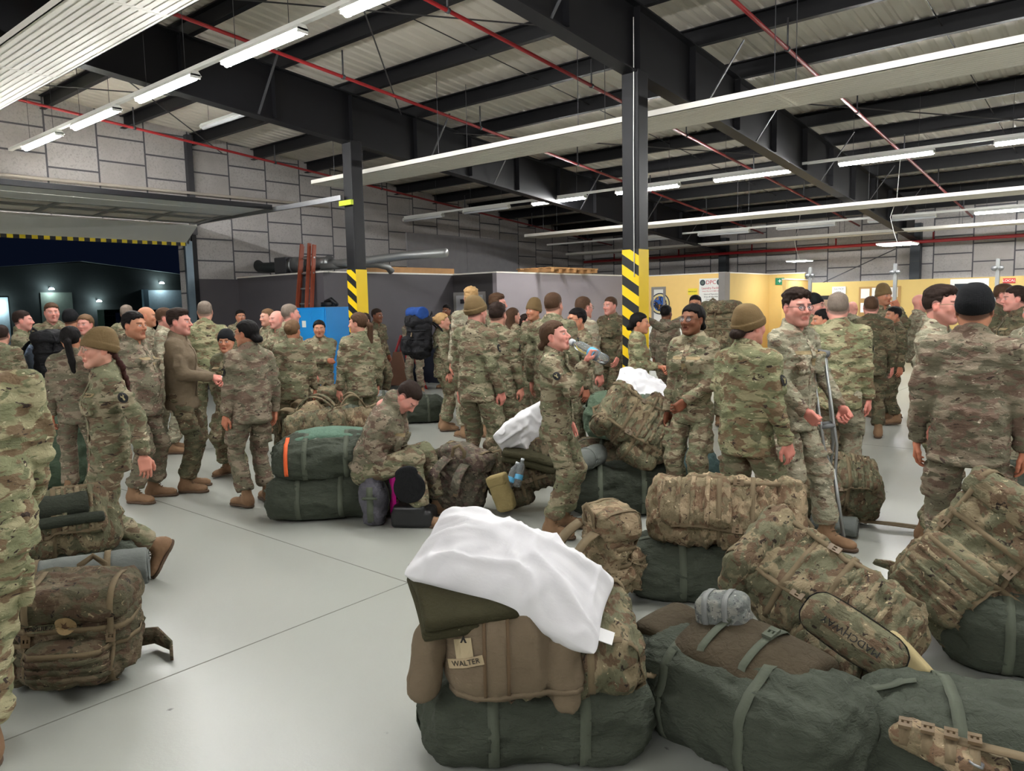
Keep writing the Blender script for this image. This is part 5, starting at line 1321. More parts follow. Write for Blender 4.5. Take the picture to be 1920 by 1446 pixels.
# foreground stack: duffel, pack, fleece jacket, blanket, pillow
x, y = put(985, 2.78)
g = across((x, y), 0)
duffel('large dark green duffel lying at the bottom centre under the pack with the fleece jacket', x, y, 0, g+R_(4), L=.82, W_=.46, H=.34, seed=3, strap=False)
x2, y2 = put(1015, 2.75)
rk, B = ruck('bulging camouflage pack under the brown fleece jacket and white pillow', x2, y2, .235, ax((x2, y2), (0, .35, .93), (1, 0, .04)), size=(.44, .25, .64), mat='bag', seed=4, lid=False, pouches='r', belt=False, straps=False)
# jacket draped over the pack
x3, y3 = put(925, 2.69)
jr = thing('fleece_jacket', 'brown fleece jacket draped over the foreground pack below the white pillow', 'jacket', (x3, y3, .325), 0, rot=Euler((0, 0, g+R_(3))))
F_ = Field((-.42, -.30, -.05), (.36, .34, .44), .011)
F_.rbox((.01, .0, .17), (.175, .255, .165), .10, bulge=.035); F_.ell((-.20, .10, .10), (.08, .12, .14), .06)
F_.rbox((-.22, .12, .08), (.05, .11, .14), .045, .04)
V, Q = F_.mesh(); N = normals(V, Q); V = folds(V, N, 8, (9, 9, 3.2), .016); N = normals(V, Q); V = folds(V, N, 4, (17, 17, 8), .006)
link('cloth', mesh_np('cloth', V, Q), jr, M_FLEECE); BJ = BVHTree.FromPolygons(V.tolist(), Q.tolist())
# fleece front faces the viewer: +Y side
decal(BJ, (.13, .3, .235), (0, 1, .35), (0, 0, 1), .060, .070, plain('rank tab', (176, 160, 128), .8), jr, 'rank_patch', rot=-.12)
decal(BJ, (.13, .3, .270), (0, 1, .35), (0, 0, 1), .022, .024, plain('thread black', (34, 30, 26), .8), jr, 'chevron', lift=.006, shape=[(-1, -1), (-.5, -1), (0, 0), (.5, -1), (1, -1), (0, 1)])
decal(BJ, (.125, .3, .185), (0, 1, .3), (0, 0, 1), .125, .032, plain('name tab', (168, 150, 120), .8), jr, 'name_tape', text='WALTER', rot=-.22, n=9, lift=.007)
for xx in (-.02, .06): wrap(BJ, (xx, 0, .17), (0, 1, 0), (0, 0, 1), -30, 80, .012, cloth('fleece seam', (98, 80, 60), crease=.2), 'seam', jr, lift=.002, n=18)
wrap(BJ, (0, 0, .04), (1, 0, 0), (0, 1, 0), 40, 150, .02, M_FLEECE, 'hem', jr, lift=.003, n=18)
F_ = Field((-.5, -.25, -.1), (-.1, .34, .52), .012); F_.cone((-.17, .06, .36), (-.25, .12, .20), .055, .066, .0, sc=.8, ax=(1, 0, 0)); F_.cone((-.25, .12, .20), (-.28, .16, .04), .066, .056, .03); V, Q = F_.mesh(); N = normals(V, Q); V = folds(V, N, 5, (10, 10, 8), .009)
V[:, 0] *= -1; Q = Q[:, ::-1]; link('sleeve', mesh_np('sleeve', V, Q), jr, M_FLEECE)
x4, y4 = put(900, 2.62)
slab('folded olive wool blanket squeezed under the big white pillow', x4, y4, .645, ax((x4, y4), (-.25, -.9, .0), (.12, .32, 1)), (.54, .34, .09), M_WOOL, bend=.14, seed=2)
x5, y5 = put(957, 2.66)
pillow('big white pillow lying on top of the foreground stack', x5, y5, .745, ax2((x5, y5), (.94, .20, -.29), (.10, .36, .92)), L=.74, W_=.43, T=.26, droop=.075, seed=3)

# right foreground: strapped duffel with brown blanket, long pack, grey pouch
x, y = put(1400, 2.72)
duffel('huge dark green duffel with a brown blanket strapped on top, right of the foreground stack', x, y, 0, across((x, y), 0)+R_(-36), L=.92, W_=.48, H=.37, seed=11)
xb, yb = put(1418, 2.68)
bl = slab('brown wool blanket strapped on the huge green duffel', xb, yb, .35, (-12, -3, across((xb, yb), 0)+R_(-34)), (.52, .34, .11), M_WOOLB, bend=.45, seed=5)
BB = None
for xx in (-.06, .12):
    pts = [(xx, yy, .119-.45*xx*xx-1.6*yy*yy-(.03 if abs(yy) > .16 else 0)) for yy in np.linspace(-.19, .19, 14)]
    o = ribbon(pts, [(0, 0, 1)]*14, .03, .004).build('strap', M_ODL, bl, True); buckle((xx, -.05, .121-.45*xx*xx), (0, 0, 1), (0, 1, 0), o, 1.1, M_ODL)
xb, yb = put(1262, 2.98)
slab('dark bunched blanket end sticking out of the huge duffel at its left', xb, yb, .30, (-8, 6, across((xb, yb), 0)+R_(50)), (.26, .22, .12), M_WOOLB, bend=.6, seed=9)
x, y = put(1545, 3.22)
rk, B = ruck('long camouflage pack with lettered top pouch leaning across the huge green duffel', x, y, .04, ax((x, y), (.15, .6, .8), (-.80, -.25, .42)), size=(.40, .28, .74), mat='bag', seed=21, pouches='r', belt=False)
def put3(px, py, d): w_ = CAM+d*ray(px, py); return tuple(float(c) for c in w_)
def facecam(p, up_rot=0.0, tilt=0.0):      # a frame whose +Y looks at the viewer
    return (tilt, 0, heading(p, 0)+0.0)
# the lettered pouch and the foam pad
p = put3(1600, 1192, 2.98); pr = thing('pouch', 'oval camouflage pouch with black hand lettering on the long pack', 'pouch', p, 0, rot=ax(p, (.05, .75, .65), (.45, -.35, .75)))
F_ = Field((-.25, -.12, -.14), (.25, .12, .14), .010); F_.rbox((0, 0, 0), (.20, .062, .085), .06, bulge=.012); V, Q = F_.mesh(); N = normals(V, Q); V = folds(V, N, 2, (9, 9, 9), .005)
link('body', mesh_np('body', V, Q), pr, BAGC['bag']); BP = BVHTree.FromPolygons(V.tolist(), Q.tolist())
decal(BP, (0, .3, -.01), (0, 1, 0), (0, 0, 1), .26, .05, BAGC['bag'], pr, 'lettered_panel', text='MADCHWAY', n=9, tmat=plain('marker ink', (20, 20, 22), .7), rot=math.pi)
wrap(BP, (0, .02, 0), (1, 0, 0), (0, 0, 1), 0, 359, .012, M_BLK, 'zip', pr, n=40, lift=.002)
p = put3(1700, 1235, 3.02); pr = thing('foam_pad', 'khaki folded foam pad poking out below the long pack', 'sleeping pad', p, 0, rot=ax(p, (.3, .5, .8), (.6, -.2, .6)))
for k in range(3):
    F_ = Field((-.12, -.16, -.1), (.12, .16, .1), .009); F_.rbox((0, -.06+.055*k, 0), (.10, .03, .045), .02); V, Q = F_.mesh(); link('fold', mesh_np('fold', V, Q), pr, plain('khaki foam', (176, 160, 116), .8))
p = put3(1357, 1150, 2.98); pr = thing('pouch', 'small grey digital camouflage pouch hanging at the left end of the long pack', 'pouch', p, 0, rot=Euler((0, R_(8), heading(p, -15))))
F_ = Field((-.16, -.14, -.14), (.16, .14, .14), .009); F_.rbox((0, 0, 0), (.095, .075, .075), .035, bulge=.010); V, Q = F_.mesh(); N = normals(V, Q); V = folds(V, N, 7, (12, 12, 12), .0035)
link('body', mesh_np('body', V, Q), pr, BAGC['grey']); BP = BVHTree.FromPolygons(V.tolist(), Q.tolist())
for a in (-.03, .05): wrap(BP, (a, 0, 0), (0, 1, 0), (0, 0, 1), -80, 170, .022, plain('grey webbing', (120, 122, 120), .8), 'strap', pr, n=24)

# bottom right duffel with webbing and padlock
x, y = put(1925, 2.40)
duffel('dark green duffel cut by the bottom right corner with tan webbing and a padlock', x, y, 0, across((x, y), 0)+R_(14), L=.86, W_=.46, H=.33, seed=31, strap=False)
p = put3(1760, 1400, 2.25); pr = thing('chest_rig', 'coyote webbing straps piled on the bottom right duffel', 'webbing', (p[0], p[1], .335), 0, rot=Euler((0, 0, heading(p, 0))))
F_ = Field((-.22, -.16, -.06), (.22, .16, .12), .011); F_.rbox((0, 0, .03), (.13, .07, .03), .03, M=rotz(.5)); F_.rbox((-.12, .02, .02), (.06, .05, .025), .02); V, Q = F_.mesh(); N = normals(V, Q); V = folds(V, N, 2, (12, 12, 12), .006)
link('padding', mesh_np('padding', V, Q), pr, BAGC['bagtan']); BP = BVHTree.FromPolygons(V.tolist(), Q.tolist())
for a in (-.09, -.03, .03, .09): o = wrap(BP, (a, 0, .02), (0, 1, 0), (0, 0, 1), 10, 170, .028, M_WEB, 'strap', pr, n=14); buckle((a, .0, .07), (0, 0, 1), (0, 1, 0), o or pr)
pts = smooth_pts([(-.05, 0, .06), (-.2, .05, .075), (-.35, .02, .085), (-.5, .06, .06), (-.62, .04, .03)], 2); ribbon(pts, [(0, 0, 1)]*5, .045, .004).build('long_strap', M_WEB, pr, True)
p = put3(1828, 1412, 2.16); pr = thing('padlock', 'small steel combination padlock on the bottom right duffel', 'padlock', (p[0], p[1], .372), 0, rot=Euler((R_(70), R_(15), heading(p, 0)+math.pi)))
q = MB(); q.box(-.022, .022, -.009, .009, -.03, .03); q.build('lock_body', plain('lock steel', (150, 152, 156), .3, .8), pr, bevel=.004)
q = MB(); q.tube([(-.015, 0, .028), (-.015, 0, .05), (-.008, 0, .062), (.008, 0, .062), (.015, 0, .05), (.015, 0, .028)], .004, 8); q.build('shackle', M_GALV, pr, True)
for k in range(4): q = MB(); q.box(-.012, .012, -.0115, -.009, -.022+.012*k, -.014+.012*k); q.build('dial', M_WHITEP, pr)

# right side leaning pack with duffel behind
x, y = put(1868, 3.42)
rk, B = ruck('tall camouflage pack leaning at the right edge beside the black-beanie soldier', x, y, 0, ax((x, y), (-.35, .8, .25), (.55, -.15, .8)), size=(.46, .32, .70), mat='bag', seed=41, pouches='lf')
x, y = put(1985, 3.25)
duffel('green duffel mostly beyond the right edge behind the leaning pack', x, y, 0, across((x, y), 0)+R_(10), L=.7, W_=.4, H=.36, seed=42, strap=False)
x, y = put(1935, 4.6)
duffel('dark bag standing at the right edge behind the black-beanie soldier', x, y, 0, across((x, y), 0), L=.5, W_=.4, H=.62, mat=M_ODK, seed=43, strap=False)

# middle right: duffel with big pack on it, little pack beside
x, y = put(1345, 4.22)
duffel('dark green duffel on the floor under the long tan camouflage bag', x, y, 0, across((x, y), 0)+R_(6), L=.95, W_=.42, H=.31, seed=51, strap=False)
x, y = put(1365, 4.16)
rk, B = ruck('long tan camouflage bag with many straps lying on a green duffel behind the pillow stack', x, y, .27, ax((x, y), (0, .85, .5), (1, .05, 0)), size=(.36, .27, .78), mat='bagtan', seed=52, pouches='f', belt=False, straps=False)
x, y = put(1147, 4.12)
ruck('small narrow tan pack standing on the floor right of the white pillow', x, y, 0, (0, 6, across((x, y), 120)), size=(.28, .20, .46), mat='bagtan', seed=61, pouches='f', belt=False)

# centre pile
x, y = put(1160, 6.02)
duffel('dark green duffel at the bottom of the centre pile right of the drinking woman', x, y, 0, across((x, y), 0)+R_(3), L=.86, W_=.42, H=.38, seed=71, mat=M_ODK)
x, y = put(1190, 6.0)
ruck('brown camouflage pack with hanging waist straps on the centre pile', x, y, .34, ax((x, y), (.1, .85, .5), (-.8, 0, .5)), size=(.40, .28, .58), mat='bag', seed=72, pouches='lr')
x, y = put(1180, 6.75)
duffel('green duffel with a white tag on top of the centre pile', x, y, .42, across((x, y), 0)+R_(-8), L=.74, W_=.42, H=.40, seed=73, strap=False, tagc=True, rot=(0, -6), mat=cloth('faded green nylon', (80, 96, 78), crease=.9))
x, y = put(1165, 6.9)
duffel('camouflage duffel hidden at the back of the centre pile', x, y, 0, across((x, y), 0), L=.9, W_=.45, H=.42, seed=74, strap=False, mat=BAGC['bagdark'])
x, y = put(1212, 6.85)
pillow('white pillow slumped over the green duffel of the centre pile', x, y, .93, (20, 22, across((x, y), 0)+R_(180)), L=.58, W_=.42, T=.12, droop=.07, seed=9, tagp=False)
x, y = put(1097, 5.85)
roll('grey rolled sleeping mat lying end-on beside the drinking woman', x, y, .47, across((x, y), 0)+R_(62), .42, .085, M_MAT, 1, smat=M_MAT)
x, y = put(1150, 7.6)
duffel('black case with a yellow tag behind the white slumped pillow', x, y, .30, across((x, y), 0), L=.5, W_=.3, H=.45, mat=M_BLK, seed=75, strap=False, near=False)
x, y = put(1280, 6.6)
duffel('dark teal duffel on the floor behind the legs right of the centre pile', x, y, 0, across((x, y), 0), L=.6, W_=.4, H=.36, mat=cloth('dark teal nylon', (56, 74, 72), crease=.8), seed=76, strap=False, near=False)

# packs left of the drinking woman
x, y = put(862, 6.05)
ruck('dark worn camouflage pack leaning left of the khaki pouch bag', x, y, 0, (-6, 14, across((x, y), 150)), size=(.40, .26, .44), mat='digital', seed=81, pouches='f', belt=False)
x, y = put(975, 6.15)
ruck('brown pack with a khaki pouch and water bottles left of the drinking woman', x, y, 0, ax((x, y), (.1, .9, .4), (.9, 0, .25)), size=(.40, .30, .52), mat='bagdark', seed=82, pouches='lr', belt=False, straps=False)
p = put3(942, 925, 5.85); pr = thing('pouch', 'khaki pouch hanging on the brown pack beside the bottles', 'pouch', p, 0, rot=Euler((0, R_(18), heading(p, -20))))
F_ = Field((-.14, -.12, -.2), (.14, .12, .2), .011); F_.rbox((0, 0, 0), (.075, .055, .135), .035, bulge=.012); V, Q = F_.mesh(); N = normals(V, Q); V = folds(V, N, 4, (10, 10, 10), .005)
link('body', mesh_np('body', V, Q), pr, cloth('khaki canvas', (140, 124, 84), crease=.5)); F_ = Field((-.14, -.12, .02), (.14, .13, .2), .011); F_.rbox((0, .012, .11), (.08, .058, .045), .025); V, Q = F_.mesh(); link('flap', mesh_np('flap', V, Q), pr, cloth('khaki canvas', (140, 124, 84)))
m, nt, b = new_mat('clear plastic'); b.inputs['Base Color'].default_value = (.88, .95, 1, 1); b.inputs['Roughness'].default_value = .06; b.inputs['Transmission Weight'].default_value = .85; b.inputs['IOR'].default_value = 1.15
M_PET = m; M_CAPP = plain('white cap', (220, 225, 230), .4); M_LABELB = plain('bottle label', (90, 170, 214), .5)
def bottle(label, loc, rot, s=1.0, group=None, k=1.0):
    t = thing('water_bottle', label, 'bottle', loc, 0, group, rot=rot); q = MB()
    prof = [(0, .006), (.004, .030), (.02, .0335), (.05, .032), (.06, .034), (.10, .034), (.105, .032), (.15, .034), (.175, .031), (.20, .015), (.215, .012)]
    q.tube([(0, 0, a*s) for a, r in prof], [r*s*k for a, r in prof], 20); q.build('bottle', M_PET, t, True)
    q = MB(); q.tube([(0, 0, .062*s), (0, 0, .10*s)], .0348*s*k, 20, cap=False); q.build('label', M_LABELB, t, True)
    q = MB(); q.tube([(0, 0, .213*s), (0, 0, .230*s)], .0145*s, 16); q.build('cap', M_CAPP, t, True)
    return t
for i, (a, b_) in enumerate(((950, 918), (968, 914))):
    p = put3(a, b_, 5.85); bottle('small clear water bottle stuck into the brown pack, %s of the two' % ('left' if i == 0 else 'right'), p, Euler((R_(20), R_(-25+10*i), heading(p, 0))), 1.0, 'bottles in the brown pack')
x, y = put(985, 6.0)
slab('dark olive folded blanket under the white pillow left of the drinking woman', x, y, .42, (0, -14, across((x, y), 0)), (.44, .30, .10), M_WOOL, bend=.2, seed=12)
x, y = put(985, 6.1)
pillow('white pillow standing on the brown pack behind the drinking woman', x, y, .66, (62, 30, across((x, y), 10)+R_(0)), L=.56, W_=.44, T=.15, droop=.06, seed=13, tagp=False)

# under and beside the sitting soldier
x, y = put(735, 6.12)
rk, B = ruck('camouflage pack with a bright pink strap that the sitting soldier rests on', x, y, 0, ax((x, y), (0, .85, .5), (1, 0, 0)), size=(.36, .32, .74), mat='bagdark', seed=91, pouches='lr', belt=False, straps=False)
wrap(B, (0, 0, .36), (1, 0, 0), (0, 1, 0), -60, 240, .05, M_PINK, 'pink_strap', rk, lift=.012, n=40)
x, y = put(690, 5.85); duffel('grey jacket bundle stuffed between the green duffels and the sitting soldier', x, y, 0, across((x, y), 0)+R_(80), L=.3, W_=.14, H=.36, mat=cloth('grey cloth', (92, 90, 98), crease=.9), seed=92, strap=False, name='grey_jacket', cat='jacket')
p = put3(768, 915, 5.72); pr = thing('cap', 'black cap hanging on the pack under the sitting soldier', 'cap', p, 0, rot=Euler((R_(75), R_(10), heading(p, 0))))
F_ = Field((-.16, -.16, -.05), (.16, .2, .16), .010); F_.ell((0, 0, 0), (.12, .13, .12)); F_.ell((0, .12, -.0), (.09, .07, .02), .01); F_.clip(lambda X, Y, Z: -(Z+.015)); V, Q = F_.mesh(); link('crown', mesh_np('crown', V, Q), pr, M_BLK)
p = put(763, 5.75); pr = thing('equipment_case', 'black soft case standing on the floor before the sitting soldier', 'case', (p[0], p[1], 0), across(p, 0)+R_(-12))
F_ = Field((-.25, -.2, -.04), (.25, .2, .24), .010); F_.rbox((0, 0, .07), (.165, .12, .068), .03); F_.rbox((.02, .01, .145), (.13, .11, .035), .03, .01); V, Q = F_.mesh(); V[:, 2] -= V[:, 2].min(); N = normals(V, Q); V = folds(V, N, 4, (9, 9, 9), .003); V[:, 2] = np.maximum(V[:, 2], 0)
link('body', mesh_np('body', V, Q), pr, plain('black vinyl', (22, 22, 24), .35, bump_s=.1)); q = MB(); q.box(-.155, .155, -.128, -.118, .10, .112); q.build('zip', M_BLACK, pr)
ribbon([(-.07, -.13, .13), (-.06, -.15, .08), (0, -.155, .06), (.06, -.15, .08), (.07, -.13, .13)], [(0, -1, 0)]*5, .022, .004).build('handle', M_BLACK, pr, True)

# the two green duffels with the quilted liner
x, y = put(592, 6.08)
duffel('lower dark green duffel of the stack beside the sitting soldier', x, y, 0, across((x, y), 0)+R_(-10), L=.84, W_=.48, H=.35, seed=101, strap=False)
x, y = put(603, 6.08)
dd, B = duffel('upper dark green duffel of the stack, with a white tag and orange strap', x, y, .325, across((x, y), 0)+R_(-7), L=.80, W_=.46, H=.33, seed=102, strap=True, tagc=True)
wrap(B, (.30, 0, .16), (0, 1, 0), (0, 0, 1), -20, 60, .03, M_ORANGE, 'orange_strap', dd, lift=.008, n=14)
x, y = put(612, 6.15)
pr = slab('crumpled teal green quilted liner lying on the upper green duffel', x, y, .625, (0, 0, across((x, y), 0)+R_(-7)), (.62, .38, .10), M_TEAL, 'quilted_liner', 'liner', 2, .35, 7)
for i, (px, d, z, rt, sz, mt, lb) in enumerate((
    (600, 8.9, 0, (0, 3, -10), (.46, .34, .66), 'bag', 'upright camouflage pack with tan straps behind the quilted liner'),
    (560, 7.9, .12, (-50, 20, 40), (.34, .26, .5), 'bagtan', 'tan pack tipped over left of the upright camouflage pack'),
    (540, 8.6, .0, (-10, -6, 170), (.40, .3, .56), 'bagdark', 'dark camouflage pack behind the legs left of the tipped tan pack'),
    (585, 7.2, .28, (-85, 0, 80), (.36, .28, .5), 'bag', 'camouflage pack lying flat just behind the quilted liner'),
    (655, 7.4, .32, (-88, 0, 95), (.30, .24, .36), 'bagtan', 'small camouflage bag on the far side of the green duffels'))):
    x, y = put(px, d); ruck(lb, x, y, z, (rt[0], rt[1], across((x, y), rt[2])), size=sz, mat=mt, near=False, seed=110+i, belt=False, pouches='f')
x, y = put(632, 7.8); duffel('green duffel with rounded top behind the upper green duffel', x, y, .25, across((x, y), 0), L=.46, W_=.36, H=.40, seed=118, strap=False, near=False)
x, y = put(600, 7.5); duffel('camouflage duffel under the pile behind the two green duffels', x, y, 0, across((x, y), 0), L=.95, W_=.5, H=.30, seed=119, strap=False, near=False, mat=BAGC['bag'])

# left front: pack, bedroll, olive rolls
x, y = put(98, 3.34)
rk, B = ruck('big camouflage pack with a round patch on the floor at the left front', x, y, 0, (0, -3, across((x, y), -16)), size=(.44, .34, .37), mat='bagdark', seed=121, pouches='rf')
decal(B, (.01, .5, .325), (0, 1, .1), (0, 0, 1), .085, .085, plain('round patch tan', (150, 126, 88), .8), rk, 'round_patch', shape=ELL, lift=.008)
decal(B, (.01, .5, .325), (0, 1, .1), (0, 0, 1), .035, .04, plain('patch brown', (92, 66, 46), .8), rk, 'patch_figure', shape=[(-1, -.6), (-.4, .2), (-.6, 1), (0, .4), (.6, 1), (.4, .2), (1, -.6), (0, -1)], lift=.011)
decal(B, (.115, .5, .315), (0, 1, .1), (0, 0, 1), .13, .034, BAGC['bag'], rk, 'name_tape', text='RAMIREZ', n=9, lift=.006)
x, y = put(40, 4.3)
duffel('green duffel under the mat roll at the left edge', x, y, 0, across((x, y), 0)+R_(-4), L=.95, W_=.46, H=.30, seed=123, strap=False)
x, y = put(55, 4.25)
ruck('brown camouflage pack lying behind the grey mat roll', x, y, .26, ax((x, y), (0, .8, .6), (-1, 0, .05)), size=(.36, .24, .66), mat='bag', seed=124, pouches='f', belt=False, straps=False)
p = put3(70, 1090, 3.78); roll('grey sleeping mat roll strapped with tan webbing at the left', p[0], p[1], p[2], across(p, 0)+R_(-10), 1.0, .095, M_MAT, 3, pitch=0)
p = put3(110, 975, 4.3); roll('dark olive rolled blanket lying on the left pack', p[0], p[1], .60, across(p, 0), .30, .075, M_ODK, 0, spiral=False)
p = put3(130, 1000, 4.25); roll('thin olive rolled cloth below the rolled blanket at the left', p[0], p[1], .54, across(p, 0), .36, .03, M_ODK, 0, spiral=False)
x, y = put(75, 7.3); duffel('green duffel standing behind the blond woman at the left', x, y, 0, across((x, y), 0), L=.6, W_=.4, H=.75, seed=126, near=False, strap=False, mat=cloth('faded green nylon', (80, 96, 78)))
x, y = put(95, 7.9); ruck('tan pack on the floor behind the green standing duffel at the left', x, y, 0, (0, 0, across((x, y), 30)), size=(.4, .3, .6), mat='bagtan', near=False, seed=127, belt=False)

# beyond the crutches, right
x, y = put(1575, 5.62)
ruck('camouflage pack on the floor beside the foot of the crutches', x, y, 0, ax((x, y), (.2, .6, .8), (-.9, .2, .1)), size=(.40, .30, .52), mat='bag', seed=131, pouches='fl')
x, y = put(1575, 5.25); roll('short grey mat roll lying under the crutch tips', x, y, .075, across((x, y), 0)+R_(-8), .30, .07, M_MAT, 1)
x, y = put(1650, 5.45); t = thing('loose_strap', 'coyote waist strap trailing on the floor right of the crutches', 'strap', (x, y, .01), across((x, y), 0))
for dy in (0, .06):
    pts = smooth_pts([(-.30, dy, .02), (-.15, .05+dy, .05), (.02, -.02+dy, .015), (.16, .04-dy, .03), (.32, dy, .012)], 2); ribbon(pts, [(0, 0, 1)]*5, .05-.2*dy, .006).build('webbing', M_WEB, t, True)
for i, (px, d, z, rt, sz, mt, lb) in enumerate((
    (1492, 6.4, 0, (0, 4, 20), (.42, .3, .62), 'bagdark', 'camouflage pack standing behind the legs of the beanie woman'),
    (1560, 6.9, 0, (0, 0, -30), (.46, .34, .72), 'bagdark', 'dark pack behind the legs of the soldier with crutches'))):
    x, y = put(px, d); ruck(lb, x, y, z, (rt[0], rt[1], across((x, y), rt[2])), size=sz, mat=mt, near=False, seed=140+i, belt=False, pouches='f')
# far luggage between the crowd
for i, (px, d, L, H, mt, lb) in enumerate(((736, 11.2, .9, .42, BAGC['grey'], 'grey camouflage duffel on the floor below the red A-board'), (775, 11.0, .8, .36, M_OD, 'green duffel on the floor right of the grey one'),
    (700, 10.2, .6, .45, BAGC['bag'], 'camouflage bag on the floor behind the ponytail woman'), (640, 10.6, .7, .6, BAGC['bag'], 'camouflage bag before the blue locker'))):
    x, y = put(px, d); duffel(lb, x, y, 0, across((x, y), 5*i), L=L, W_=.4, H=H, mat=mt, seed=150+i, near=False, strap=False)

# ================================================================== the crowd (px, depth, row of the crown, direction faced)
P_ = person
# --- nearest, left edge
P_('person with long blond hair cut by the left edge, seen from behind', -84, 2.75, 560, -165, ('downf', 'downf'), 'green', hair='blond', style='long', male=False, skin='pink', wide=1.2, key='edge',
   legs={1: ((-.04, -.02, .10), (.15, 1, 0), (15, 0)), -1: ((-.16, .02, .10), (-.15, 1, 0), (-15, 0))}, seed=3)
P_('woman in a tan beanie with a long braid, walking left', 186, 4.62, 617, -78, ('down', 'back'), 'olive', hair='auburn', style='braid', male=False, hat='tanfold', glasses='wire', skin='fair', patch=(-1, 1), head=(-6, 0), key='walker',
   legs={1: ((.09, .02, .10), (0, 1, 0), (5, 0)), -1: ((-.10, -.22, .21), (0, 1, 0), (0, 58))}, seed=7, wide=.98)
P_('dark haired woman with a ponytail, her back turned, behind the walking woman', 128, 6.75, 614, 168, ('down', 'down'), 'brown', hair='black', style='ponytail', male=False, skin='tan', patch=(1,), seed=11)
P_('stout black haired man with a full belly standing left of the fleece man', 246, 6.7, 586, 62, ('down', 'down'), 'brown', hair='black', style='short', skin='tan', belly=.5, wide=1.08, head=(14, 0), patch=(-1,), seed=13)
P_('young man in a plain brown fleece holding white gloves before him', 330, 7.05, 580, 76, ('front', 'front'), 'fleece', hair='dark', style='quiff', skin='pink', wide=1.05, trou='dark', head=(8, 0), key='fleece', seed=17)
P_('bald man in a faded uniform behind the stout man', 272, 9.4, 575, 74, ('down', 'down'), 'faded', style='bald', skin='tan', seed=19)
P_('young man with light skin half hidden behind the fleece man', 306, 9.0, 578, 80, ('down', 'down'), 'faded', hair='brown', style='fade', skin='pink', seed=23)
P_('tall man with grey cropped hair seen from behind, right of the fleece man', 384, 9.2, 565, 172, ('down', 'down'), 'green', hair='grey', style='fade', trou='olive', wide=1.08, seed=29)
P_('woman in a black beanie looking back at the viewer', 422, 7.6, 620, -38, ('pocket', 'down'), 'olive', style='bun', hair='black', male=False, hat='black', skin='tan', head=(-22, 0), seed=31)
P_('dark haired person in glasses, back turned, beside the black-beanie woman', 462, 6.45, 602, -150, ('down', 'down'), 'brown', hair='black', style='bunlow', male=False, glasses='dark', skin='tan', head=(-26, 0), patch=(-1, 1), wide=1.12, seed=37)
P_('man standing far off before the dark partition beside the lit wedge', 450, 13.8, 582, 10, ('down', 'down'), 'olive', hair='black', style='short', skin='tan', seed=41)
P_('fair man turned left, leftmost of the trio beside the blue lockers', 503, 10.9, 580, -60, ('down', 'down'), 'olive', hair='lightbrown', style='fade', seed=43)
P_('balding man with a flushed face in the trio beside the blue lockers', 520, 10.2, 583, -55, ('down', 'down'), 'olive', hair='grey', style='bald', skin='pink', seed=47)
P_('grey haired man looking right, tallest of the trio beside the blue lockers', 541, 9.2, 571, 105, ('downf', 'down'), 'olive', hair='grey', style='fade', skin='pink', wide=1.04, seed=53)
P_('woman with a brown bun seen from behind before the blue lockers', 546, 8.2, 602, 172, ('down', 'down'), 'olive', hair='lightbrown', style='bun', male=False, skin='tan', trou='dark', head=(18, 0), seed=59, wide=1.06)
P_('woman with her arms crossed in front of the blue lockers', 597, 10.0, 602, -6, ('cross', 'cross'), 'olive', hair='black', style='bunlow', male=False, skin='tan', trou='brown', head=(-6, 0), seed=61, wide=1.1)
P_('woman with a long brown ponytail, her back turned, looking left at the striped column', 672, 8.1, 587, -160, ('down', 'down'), 'olive', hair='brown', style='ponytail', male=False, skin='fair', head=(-42, 0), seed=67, wide=1.08)
P_('man with a moustache standing right of the left striped column', 705, 13.2, 580, 50, ('down', 'down'), 'dark', hair='dark', style='short', skin='brown', seed=71)
P_('person half hidden behind the left striped column', 684, 12.0, 588, -40, ('down', 'down'), 'olive', hair='dark', style='bunlow', male=False, seed=72)
P_('man bending his head over the dark work table', 776, 14.6, 585, -20, ('front', 'front'), 'brown', hair='black', style='fade', skin='tan', head=(-10, -28), lean=(14, 0), seed=73)
P_('man standing in shadow by the grey door behind the work table', 838, 15.6, 572, -30, ('down', 'down'), 'dark', hair='black', style='short', skin='brown', seed=74)
P_('woman with a blond bun wearing a black backpack', 826, 10.2, 588, 105, ('down', 'strap'), 'olive', hair='blond', style='bun', male=False, skin='fair', head=(10, 0), key='packer', seed=79, wide=1.02)
P_('very tall curly blond man seen from behind over the tan beanie man', 884, 9.6, 537, 200, ('down', 'down'), 'faded', hair='blond', style='curly', patch=(-1,), head=(10, 10), seed=83)
P_('man in a tan beanie with a shoulder patch, turned away to the right', 890, 7.0, 556, 142, ('down', 'down'), 'olive', hair='brown', style='fade', hat='tanfold', skin='pink', patch=(1,), head=(8, 0), seed=89, wide=1.05)
P_('slim young man with short dark hair, back turned, right of the tan beanie man', 931, 7.6, 569, 152, ('down', 'downf'), 'olive', hair='dark', style='quiff', patch=(1,), seed=97, wide=.98)
P_('curly haired man looking right behind the slim young man', 930, 9.6, 551, 80, ('down', 'down'), 'olive', hair='brown', style='curly', skin='pink', seed=101)
P_('girl with long brown hair behind the crowd left of the smiling man', 960, 10.8, 578, 120, ('down', 'down'), 'olive', hair='brown', style='long', male=False, seed=103)
P_('small woman with a pale face between the heads left of the smiling man', 984, 11.2, 590, 60, ('down', 'down'), 'faded', hair='dark', style='bunlow', male=False, skin='pink', seed=107)
P_('smiling man in a tall tan beanie', 1002, 10.0, 564, -45, ('down', 'down'), 'olive', hair='brown', style='fade', hat='tantall', skin='tan', seed=109)
P_('broad man with a high fade haircut, back turned, behind the drinking woman', 1036, 7.5, 549, 150, ('down', 'down'), 'olive', hair='brown', style='fade', wide=1.14, patch=(1,), seed=113)
